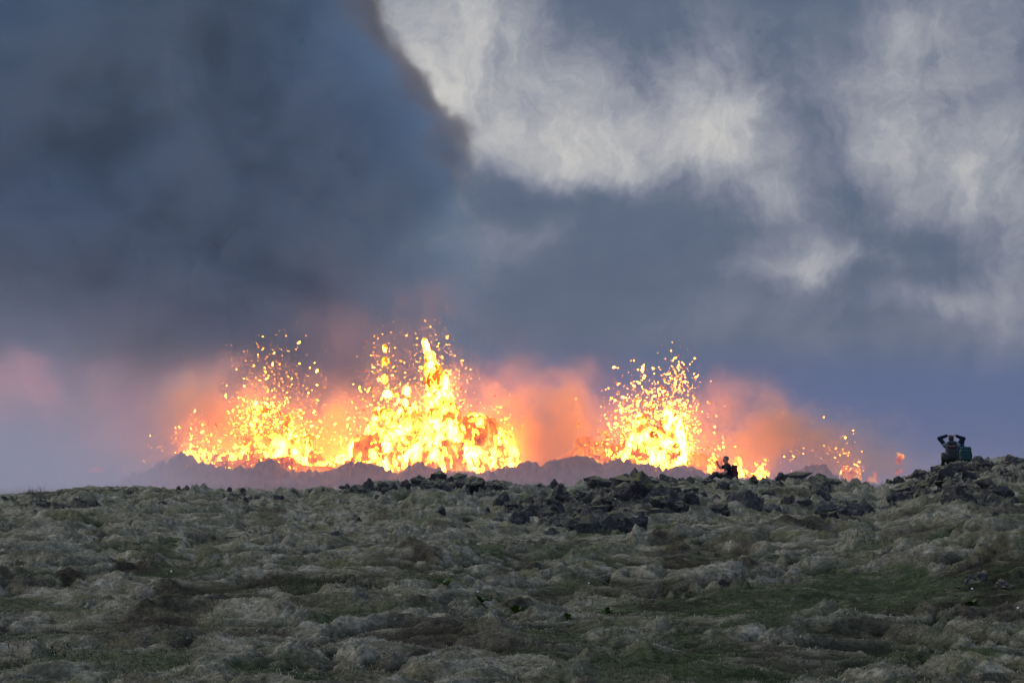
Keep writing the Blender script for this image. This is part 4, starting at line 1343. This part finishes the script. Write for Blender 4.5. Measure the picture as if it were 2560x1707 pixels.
body += hand(WRN, (-1.0, 0.10, -0.30), (0, 0, -1), -1, curl=0.45)
body += hand(WRF, (-0.25, -0.15, 1.0), (-0.6, -1.0, 0), 1, curl=1.25)
sdf_obj('body', body, 0.0085, SKIN, man, k=0.028)
shirt = torso[:5] + [('s', SHN, tuple(np.array(SHN) + (np.array(ELN) - SHN) * 0.52), 0.052, 0.058, 0.05), ('s', SHF, tuple(np.array(SHF) + (np.array(ELF) - SHF) * 0.52), 0.052, 0.058, 0.05),
                     ('s', (-0.035, 0, 0.57), (-0.055, 0, 0.615), 0.058, 0.055, 0.04)]
sdf_obj('t_shirt', shirt, 0.012, BLACKC, man, k=0.05, grow=0.012, wrinkle=0.006)
sdf_obj('trousers', [torso[0][:2] + ((0, 0, 0.16), 0.135, 0.13), torso[1], torso[2]] + legs, 0.013, DARKTR, man, k=0.05, grow=0.014, wrinkle=0.006)
for sd, az in ((-1, -0.72), (1, -0.80)):
    sdf_obj('shoe', [('s', (az, sd * 0.15, 0.045), (az - 0.17, sd * 0.16, 0.030), 0.048, 0.036), ('s', (az, sd * 0.15, 0.045), (az, sd * 0.15, 0.10), 0.045, 0.043)], 0.01, BOOT, man)
hair = [('e', hq(0, -0.020, 0.036), (0.081, 0.098, 0.092), 0.01, hR), ('-b', hq(0, 0.085, -0.055), (0.12, 0.078, 0.115), 0.03, 0.02, hR), ('-b', hq(0, 0, -0.115), (0.12, 0.13, 0.085), 0.02, 0.02, hR)]
sdf_obj('hair', hair, 0.007, HAIR_GREY, man, k=0.01, wrinkle=0.004)
gl = sdf_obj('sunglasses', [('e', hq(-0.035, 0.060, 0.105), (0.032, 0.014, 0.018), 0.004, hR), ('e', hq(0.035, 0.060, 0.105), (0.032, 0.014, 0.018), 0.004, hR),
                            ('s', hq(-0.076, 0.055, 0.098), hq(-0.080, -0.060, 0.080), 0.007, 0.006, 0.006), ('s', hq(0.076, 0.055, 0.098), hq(0.080, -0.060, 0.080), 0.007, 0.006, 0.006),
                            ('s', hq(-0.07, 0.06, 0.105), hq(0.07, 0.06, 0.105), 0.008, 0.008, 0.006)], 0.006, PLASTIC, man, k=0.006)

ph = empty('phone', man.location + Vector((-0.425, 0.095, 0.775)))
tag(ph, 'dark phone held upright in the raised hand of the man in profile', 'phone')
ph.rotation_euler = (0.0, math.radians(-4), 0.0)
sdf_obj('phone_body', [('b', (0, 0, 0), (0.0055, 0.037, 0.077), 0.005)], 0.0035, PLASTIC, ph)
sdf_obj('screen', [('b', (0.0062, 0, 0), (0.0015, 0.033, 0.070), 0.001)], 0.0016, METAL, ph)


def backpack(name, label, loc, rz, w, dpt, h, mat, strapmat, style):
    """pack with its back panel at y=0, bulging toward -y; origin at the bottom centre"""
    root = empty(name, loc, rz)
    tag(root, label, 'backpack')
    sdf_obj('pack_body', [('b', (0, -dpt * 0.5, h * 0.42), (w * 0.5, dpt * 0.5, h * 0.42), 0.07), ('e', (0, -dpt * 0.62, h * 0.25), (w * 0.46, dpt * 0.52, h * 0.24), 0.05),
                          ('e', (0, -dpt * 0.50, h * 0.70), (w * 0.47, dpt * 0.42, h * 0.22), 0.05)], 0.014, mat, root, k=0.04, wrinkle=0.010, seed=5)
    sdf_obj('lid', [('b', (0, -dpt * 0.47, h * 0.89), (w * 0.44, dpt * 0.46, h * 0.10), 0.05), ('s', (-w * 0.3, -dpt * 0.7, h * 0.86), (w * 0.3, -dpt * 0.7, h * 0.86), 0.045, 0.045)], 0.012, mat, root, k=0.03, wrinkle=0.008, seed=8)
    sdf_obj('pocket', [('b', (0, -dpt * 1.02, h * 0.36), (w * 0.34, dpt * 0.13, h * 0.22), 0.03)], 0.011, mat, root, wrinkle=0.006)
    for sd in (-1, 1):
        sdf_obj('side_pocket', [('b', (sd * w * 0.52, -dpt * 0.5, h * 0.2), (0.035, dpt * 0.30, h * 0.16), 0.025)], 0.011, mat, root, wrinkle=0.005)
        sdf_obj('shoulder_strap', [('s', (sd * w * 0.25, 0.0, h * 0.78), (sd * w * 0.30, 0.07, h * 0.90), 0.020, 0.020), ('s', (sd * w * 0.30, 0.07, h * 0.90), (sd * w * 0.33, 0.20, h * 0.82), 0.020, 0.018),
                                   ('s', (sd * w * 0.33, 0.20, h * 0.82), (sd * w * 0.36, 0.24, h * 0.55), 0.018, 0.016), ('s', (sd * w * 0.36, 0.24, h * 0.55), (sd * w * 0.42, 0.03, h * 0.30), 0.016, 0.012)], 0.010, strapmat, root, k=0.015)
        sdf_obj('compression_strap', [('s', (sd * w * 0.50, -dpt * 0.15, h * 0.62), (sd * w * 0.40, -dpt * 0.93, h * 0.56), 0.008, 0.008)], 0.006, METAL, root)
    if style == 'pale':
        sdf_obj('load_strap', [('s', (-w * 0.30, 0.055, h * 0.98), (-w * 0.36, 0.012, h * 0.66), 0.013, 0.010), ('s', (-w * 0.30, 0.055, h * 0.98), (-w * 0.22, -0.04, h * 1.0), 0.013, 0.012)], 0.007, PALE, root)
    if style == 'cord':
        sdf_obj('bungee_cord', [('s', (-w * 0.30, -dpt * 1.02, h * 0.74), (-w * 0.10, -dpt * 1.10, h * 0.70), 0.011, 0.011), ('s', (w * 0.04, -dpt * 1.10, h * 0.72), (w * 0.24, -dpt * 1.04, h * 0.73), 0.014, 0.014),
                                ('s', (-w * 0.10, -dpt * 1.10, h * 0.70), (w * 0.04, -dpt * 1.10, h * 0.72), 0.009, 0.009)], 0.007, CORAL, root, k=0.01)
    return root


# the seated man's pack: its back panel faces -X
backpack('backpack', 'wine-red hiking backpack on the back of the man holding up a phone', man.location + Vector((0.095, -0.02, 0.055)), math.radians(90), 0.30, 0.20, 0.54, REDPACK, BLACKC, 'pale')

# --- hiker seen from behind with both hands on the head
D2 = 90.0
hik = empty('person', P(2378, 1160, D2))
tag(hik, 'hiker seen from behind on the right skyline with both hands on the head', 'person')
hp, hq, hR = head_prims((0.0, 0.02, 0.795), (0.05, 1, -0.05))
torso = [('s', (0, 0.02, 0.12), (0, 0.01, 0.34), 0.14, 0.14), ('e', (0, 0.0, 0.46), (0.19, 0.125, 0.19), 0.06), ('s', (-0.185, 0, 0.60), (0.185, 0, 0.60), 0.060, 0.060, 0.05), ('s', (0, 0.0, 0.62), (0, 0.015, 0.72), 0.060, 0.056, 0.04)]
legs = []
for sd in (-1, 1):
    legs += [('s', (sd * 0.09, 0.03, 0.12), (sd * 0.17, 0.45, 0.30), 0.088, 0.062), ('s', (sd * 0.17, 0.45, 0.30), (sd * 0.15, 0.75, 0.02), 0.058, 0.042)]
EL, WL, ER, WR_ = (-0.375, 0.03, 0.815), (-0.135, 0.035, 0.905), (0.400, 0.03, 0.800), (0.160, 0.035, 0.900)
SL, SR = (-0.20, 0.0, 0.61), (0.20, 0.0, 0.61)
arms = [('s', SL, EL, 0.054, 0.042), ('s', EL, WL, 0.041, 0.028), ('s', SR, ER, 0.054, 0.042), ('s', ER, WR_, 0.041, 0.028)]
body = torso + legs + arms + hp + hand(WL, (1.0, -0.05, 0.10), (0, 0.1, -1), 1, curl=0.35) + hand(WR_, (-1.0, -0.10, 0.16), (0, 0.1, -1), -1, curl=0.35)
sdf_obj('body', body, 0.0085, SKIN, hik, k=0.028)
sdf_obj('fleece', torso[:3] + [('s', SL, (-0.23, 0.0, 0.63), 0.058, 0.058)] + [('s', SR, (0.23, 0.0, 0.63), 0.058, 0.058)], 0.012, GREYF, hik, k=0.05, grow=0.014, wrinkle=0.006)
for s_, e_, w_ in ((SL, EL, WL), (SR, ER, WR_)):
    sdf_obj('sleeve', [('s', s_, e_, 0.062, 0.050), ('s', e_, tuple(np.array(e_) + (np.array(w_) - np.array(e_)) * 0.93), 0.050, 0.038)], 0.011, NAVY, hik, k=0.02, grow=0.010, wrinkle=0.007)
sdf_obj('trousers', [('s', (0, 0.02, 0.11), (0, 0.02, 0.18), 0.14, 0.135)] + legs, 0.013, DARKTR, hik, k=0.05, grow=0.014, wrinkle=0.006)
for sd in (-1, 1):
    sdf_obj('shoe', [('s', (sd * 0.15, 0.75, 0.02), (sd * 0.16, 0.93, 0.0), 0.050, 0.038)], 0.011, BOOT, hik)
sdf_obj('hair', [('e', hq(0, -0.022, 0.026), (0.085, 0.104, 0.098), 0.01, hR), ('s', hq(0, -0.085, 0.0), hq(0, -0.085, -0.16), 0.070, 0.060), ('-b', hq(0, 0.115, -0.04), (0.12, 0.075, 0.10), 0.03, 0.02, hR)], 0.008, HAIR_DARK, hik, k=0.03, wrinkle=0.005)
backpack('backpack', 'black backpack with a coral cord on the hiker with hands on the head', hik.location + Vector((-0.02, -0.135, 0.09)), 0.0, 0.34, 0.24, 0.64, BLKPACK, BLACKC, 'cord')
hb = empty('waist_bag', hik.location + Vector((-0.25, -0.16, 0.20)))
tag(hb, 'round black bag hanging at the left hip of the hiker with hands on the head', 'bag')
sdf_obj('bag_body', [('e', (0, 0, 0), (0.10, 0.09, 0.125)), ('e', (0.02, -0.03, -0.05), (0.08, 0.07, 0.09))], 0.010, BLKPACK, hb, k=0.04, wrinkle=0.008)
sdf_obj('bag_strap', [('s', (0.03, 0.0, 0.11), (0.14, 0.04, 0.17), 0.013, 0.013)], 0.008, BLACKC, hb)
tp = empty('trekking_pole', hik.location + Vector((-0.235, -0.20, -0.10)))
tag(tp, 'dark trekking pole with a basket hanging under the black backpack', 'trekking pole')
sdf_obj('shaft', [('s', (0.03, 0, -0.06), (-0.03, 0, 0.30), 0.008, 0.009)], 0.006, METAL, tp)
sdf_obj('basket', [('e', (0.012, 0, 0.045), (0.045, 0.045, 0.010))], 0.006, PLASTIC, tp)
sdf_obj('grip', [('s', (-0.03, 0, 0.30), (-0.045, 0, 0.40), 0.016, 0.018)], 0.007, PLASTIC, tp)

# --- companion half hidden to the right, in teal, looking right
cmp_ = empty('person', P(2408, 1161, D2 + 1.3))
tag(cmp_, 'hiker in a teal hooded jacket, half hidden by the raised arm of the other', 'person')
hp, hq, hR = head_prims((-0.045, 0.02, 0.700), (0.9, 0.55, -0.05))
torso = [('s', (0, 0.02, 0.12), (0, 0.01, 0.28), 0.14, 0.14), ('e', (0, 0.0, 0.38), (0.18, 0.125, 0.17), 0.06), ('s', (-0.17, 0, 0.50), (0.17, 0.0, 0.49), 0.060, 0.060, 0.05), ('s', (-0.01, 0.0, 0.53), (-0.04, 0.015, 0.63), 0.058, 0.055, 0.04)]
legs = []
for sd in (-1, 1):
    legs += [('s', (sd * 0.09, 0.03, 0.12), (sd * 0.16, 0.44, 0.28), 0.088, 0.062), ('s', (sd * 0.16, 0.44, 0.28), (sd * 0.15, 0.72, 0.02), 0.058, 0.042)]
arms = []
for sd in (-1, 1):
    arms += [('s', (sd * 0.185, 0, 0.50), (sd * 0.25, 0.12, 0.28), 0.052, 0.042), ('s', (sd * 0.25, 0.12, 0.28), (sd * 0.16, 0.34, 0.33), 0.041, 0.028)]
body = torso + legs + arms + hp + hand((-0.16, 0.34, 0.33), (0.2, 1, 0), (0, 0, -1), 1) + hand((0.16, 0.34, 0.33), (-0.2, 1, 0), (0, 0, -1), -1)
sdf_obj('body', body, 0.009, SKIN, cmp_, k=0.028)
sdf_obj('jacket', torso[:3] + arms, 0.013, TEALJ, cmp_, k=0.05, grow=0.018, wrinkle=0.008)
sdf_obj('hood', [('e', hq(0, -0.015, 0.02), (0.092, 0.110, 0.108), 0.02, hR), ('s', hq(0, -0.04, -0.06), (-0.01, 0.0, 0.52), 0.085, 0.085), ('-e', hq(0, 0.12, -0.02), (0.075, 0.085, 0.085), 0.02, hR)], 0.010, TEALJ, cmp_, k=0.03, wrinkle=0.006)
sdf_obj('trousers', [('s', (0, 0.02, 0.11), (0, 0.02, 0.18), 0.14, 0.135)] + legs, 0.013, DARKTR, cmp_, k=0.05, grow=0.014, wrinkle=0.006)
backpack('backpack', 'teal green backpack beside the black one, lower and to its right', cmp_.location + Vector((0.035, -0.135, 0.07)), math.radians(-6), 0.36, 0.24, 0.50, TEALPACK, BLKPACK, 'plain')
# ------------------------------------------------------------------ plants and grass
def leaf_mat(name, a, b_):
    m, t, out = new_mat(name)
    b = t.node('ShaderNodeBsdfPrincipled')
    g = t.node('ShaderNodeNewGeometry')
    t.put(b.inputs['Base Color'], t.mixc(g.outputs['Random Per Island'], a, b_))
    b.inputs['Roughness'].default_value = 0.75
    b.inputs['Specular IOR Level'].default_value = 0.2
    t.l.new(b.outputs[0], out.inputs[0])
    return m


LEAF = leaf_mat('dock_leaf', (0.035, 0.075, 0.010), (0.065, 0.120, 0.018))
GRASS = leaf_mat('grass_blade', (0.016, 0.024, 0.008), (0.085, 0.095, 0.035))
HEATH = leaf_mat('heath_sprig', (0.030, 0.028, 0.016), (0.095, 0.080, 0.050))
STRAW = leaf_mat('moss_fibre', (0.20, 0.175, 0.110), (0.42, 0.37, 0.27))
WHITE = simple_mat('white_petal', (0.75, 0.75, 0.72), 0.8, 0.2, var=0.05)
STEM = simple_mat('stem', (0.06, 0.07, 0.03), 0.8, 0.2)


def seen_land(px, row):
    """nearest point of the real (hummocky) land seen at px,row"""
    dd = np.exp(np.linspace(math.log(19), math.log(125), 1400))
    xx = (px - 1280.0) / FOC * dd
    zz = land(xx, dd)
    rr = HOR - (zz - EYE) / dd * FOC
    k = np.argmax(rr <= row)
    if rr[k] > row:
        k = int(np.argmin(rr))
    return float(xx[k]), float(dd[k]), float(zz[k])


def blades(name, X, Y, Z, L, W, seed, mat, lean=0.35, lie=None):
    """thin bent blades: 3 triangles each"""
    rs = np.random.RandomState(seed)
    n = len(X)
    a = rs.rand(n) * 2 * np.pi
    dx, dy = np.cos(a), np.sin(a)
    ln = np.abs(rs.normal(size=n)) * lean
    b = rs.rand(n) * 2 * np.pi
    wx, wy = np.cos(b) * W * 0.5, np.sin(b) * W * 0.5
    base = np.stack([X, Y, Z - 0.01], 1)
    up = L * (0.6 + 0.8 * rs.rand(n))
    mid = base + np.stack([dx * ln * up * 0.3, dy * ln * up * 0.3, up * 0.55], 1)
    tip = base + np.stack([dx * ln * up, dy * ln * up, up * (1 - 0.3 * np.clip(ln, 0, 1))], 1)
    w = np.stack([wx, wy, np.zeros(n)], 1)
    V = np.stack([base - w, base + w, mid + w * 0.7, mid - w * 0.7, tip], 1).reshape(-1, 3)
    o = (np.arange(n) * 5)[:, None]
    F_ = np.concatenate([o + [0, 1, 2], o + [0, 2, 3], o + [3, 2, 4]], 0)
    return np_mesh(name, V, F_, False)


_rs = np.random.RandomState(99)


def scatter(n, dmin, dmax, umax=0.205):
    u = _rs.uniform(-umax, umax, n)
    d = dmin * (dmax / dmin) ** _rs.rand(n)
    x = u * d
    z, rk, gr, br, cv_ = land(x, d, True)
    return x, d, z, rk, gr, br, cv_


x, d, z, rk, gr, br, cv_ = scatter(420000, 21, 75)
k = (gr * (1 - rk) > _rs.rand(len(x)) * 1.1)
link('grass', blades('grass', x[k], d[k], z[k], 0.012 + 0.035 * _rs.rand(k.sum()) ** 2, 0.006 + 0.00007 * d[k], 3, GRASS, lean=1.1), GRASS)['kind'] = 'stuff'
k2 = (br * (1 - rk) > _rs.rand(len(x)) * 1.1) & ~k
link('heather', blades('heather', x[k2], d[k2], z[k2], 0.010 + 0.025 * _rs.rand(k2.sum()) ** 2, 0.007 + 0.00007 * d[k2], 4, HEATH, lean=0.7), HEATH)['kind'] = 'stuff'
x, d, z, rk, gr, br, cv_ = scatter(520000, 21, 100)
k = ((1 - rk) * (1 - gr) * (1 - br) * np.clip(1 - 1.6 * cv_, 0, 1) > _rs.rand(len(x)) * 1.7)
link('moss', blades('moss', x[k], d[k], z[k], 0.020 + 0.022 * _rs.rand(k.sum()), 0.008 + 0.00009 * d[k], 5, STRAW, lean=1.6), STRAW)['kind'] = 'stuff'


def rosette(px, row, size, n, seed, label, cat='plant'):
    rs = np.random.RandomState(seed)
    x, y, zz = seen_land(px, row)
    root = empty('leafy_plant', (x, y, zz - 0.01))
    tag(root, label, cat, 'leafy green plants in the grassy hollow')
    for j in range(n):
        a = j / n * 2 * math.pi + rs.rand() * 0.6
        el = math.radians(rs.uniform(28, 68))
        L = size * rs.uniform(0.7, 1.1)
        W = L * 0.17
        V, Fc = [], []
        m = 7
        for q in range(m):
            s = q / (m - 1)
            r = L * s
            zc = math.sin(el) * r - 0.35 * L * s * s
            xc = math.cos(el) * r + 0.08 * L * s * s
            w = W * math.sin(math.pi * min(1.0, 0.10 + s * 0.90)) ** 0.7 * (1 if q < m - 1 else 0.15)
            for e, dz in ((-1, 0.25), (0, 0.0), (1, 0.25)):
                px_, py_ = xc, e * w
                V.append((px_ * math.cos(a) - py_ * math.sin(a), px_ * math.sin(a) + py_ * math.cos(a), zc + abs(e) * w * dz))
        for q in range(m - 1):
            for e in range(2):
                i0 = q * 3 + e
                Fc.append((i0, i0 + 1, i0 + 4, i0 + 3))
        link('leaf', np_mesh('leaf', V, Fc, True), LEAF, root)
    return root


PLANTS = [
    (1290, 1532, 0.26, 11, 'largest leafy green rosette, below the middle of the hollow, with long upright leaves'),
    (1118, 1466, 0.24, 9, 'leafy green plant behind the rounded moss mound left of the middle'),
    (1204, 1508, 0.24, 10, 'leafy green plant between the rounded moss mound and the largest rosette'),
    (1420, 1550, 0.18, 8, 'low spreading leafy plant just right of and below the largest rosette'),
    (1520, 1532, 0.22, 9, 'leafy green plant at the right of the hollow middle, apart from the other rosettes'),
    (2430, 1512, 0.20, 9, 'leafy green plant in the dark grassy hollow under the dark boulder'),
    (2392, 1470, 0.10, 7, 'tiny leafy plant left of the dark boulder in the grassy hollow'),
]
for i, (px, row, s, n, lab) in enumerate(PLANTS):
    rosette(px, row, s * 0.8, n, 700 + i, lab)


def tuft(px, row, size, n, seed, label, mat=GRASS, spread=0.25):
    x, y, zz = seen_land(px, row)
    rs = np.random.RandomState(seed)
    bx, by = rs.normal(size=n) * spread, rs.normal(size=n) * spread
    bz = land(x + bx, y + by) - zz
    if spread >= 0.3:
        o = link('grass', blades('grass', bx, by, bz, size * (0.3 + 0.7 * rs.rand(n)), 0.008 + 0.00009 * y, seed, mat, lean=1.1), mat, loc=(x, y, zz))
        tag(o, kind='stuff')
        return
    o = link('grass_tuft', blades('grass_tuft', bx, by, bz, size * (0.5 + 0.5 * rs.rand(n)), 0.010 + 0.00009 * y, seed, mat, lean=0.4), mat, loc=(x, y, zz))
    tag(o, label, 'grass tuft', 'grass tufts on the mossy slope')


tuft(82, 1235, 0.30, 60, 61, 'thin grass tuft on the misty skyline at the far left', spread=0.2)
tuft(84, 1236, 0.45, 14, 62, 'few tall single stalks rising out of the misty skyline tuft at the far left')
tuft(320, 1232, 0.22, 60, 63, 'small grass tuft on the near skyline where the far ridge starts behind it', spread=0.25)
tuft(770, 1462, 0.080, 700, 64, 'bright green bushy clump in the hollow left of the middle', spread=0.55)
tuft(955, 1465, 0.070, 400, 65, 'green clump on top of the rounded moss mound left of the middle', spread=0.3)
tuft(1650, 1500, 0.080, 800, 66, 'wide bright green clump at the left end of the dark grassy hollow', spread=0.7)
tuft(430, 1498, 0.060, 500, 67, 'olive green clump below the thin pale stalks at the lower left', spread=0.5)
tuft(105, 1620, 0.10, 200, 68, 'small bright green tuft at the lower left edge', spread=0.3)
tuft(2310, 1305, 0.050, 260, 69, 'fresh green cushion of grass on the right-hand slope', spread=0.35)
tuft(2195, 1358, 0.09, 160, 70, 'small fresh green cushion of grass below and left of the larger one on the right', spread=0.25)


def flower(px, row, h, seed, label):
    x, y, zz = seen_land(px, row)
    root = empty('flower', (x, y, zz))
    tag(root, label, 'flower', 'small white flowers in the grass')
    rs = np.random.RandomState(seed)
    n = 7
    V = []
    lx, ly = rs.normal() * 0.03, rs.normal() * 0.03
    for q in range(n):
        s = q / (n - 1)
        for a in range(4):
            V.append((lx * s * s + 0.004 * math.cos(a * math.pi / 2), ly * s * s + 0.004 * math.sin(a * math.pi / 2), h * s))
    Fc = [(q * 4 + a, q * 4 + (a + 1) % 4, q * 4 + 4 + (a + 1) % 4, q * 4 + 4 + a) for q in range(n - 1) for a in range(4)]
    link('stem', np_mesh('stem', V, Fc, True), STEM, root)
    v, f = ico(2)
    v = v * (1 + 0.25 * rs.normal(size=len(v)))[:, None] * np.array([0.013, 0.013, 0.011]) + np.array([lx, ly, h])
    link('flower_head', np_mesh('flower_head', v, f, False), WHITE, root)


flower(420, 1478, 0.25, 1, 'white fluffy flower head on a thin stalk at the lower left')
flower(431, 1466, 0.20, 2, 'tiny white flower just above the fluffy one at the lower left')
flower(1463, 1475, 0.08, 3, 'single white flower in the heath right of the middle')
flower(1194, 1492, 0.07, 4, 'tiny white flower above the middle leafy plant')
flower(2427, 1494, 0.10, 5, 'white flower in the grass just below the dark boulder')
flower(2548, 1540, 0.08, 6, 'white flower in the grass at the right edge')
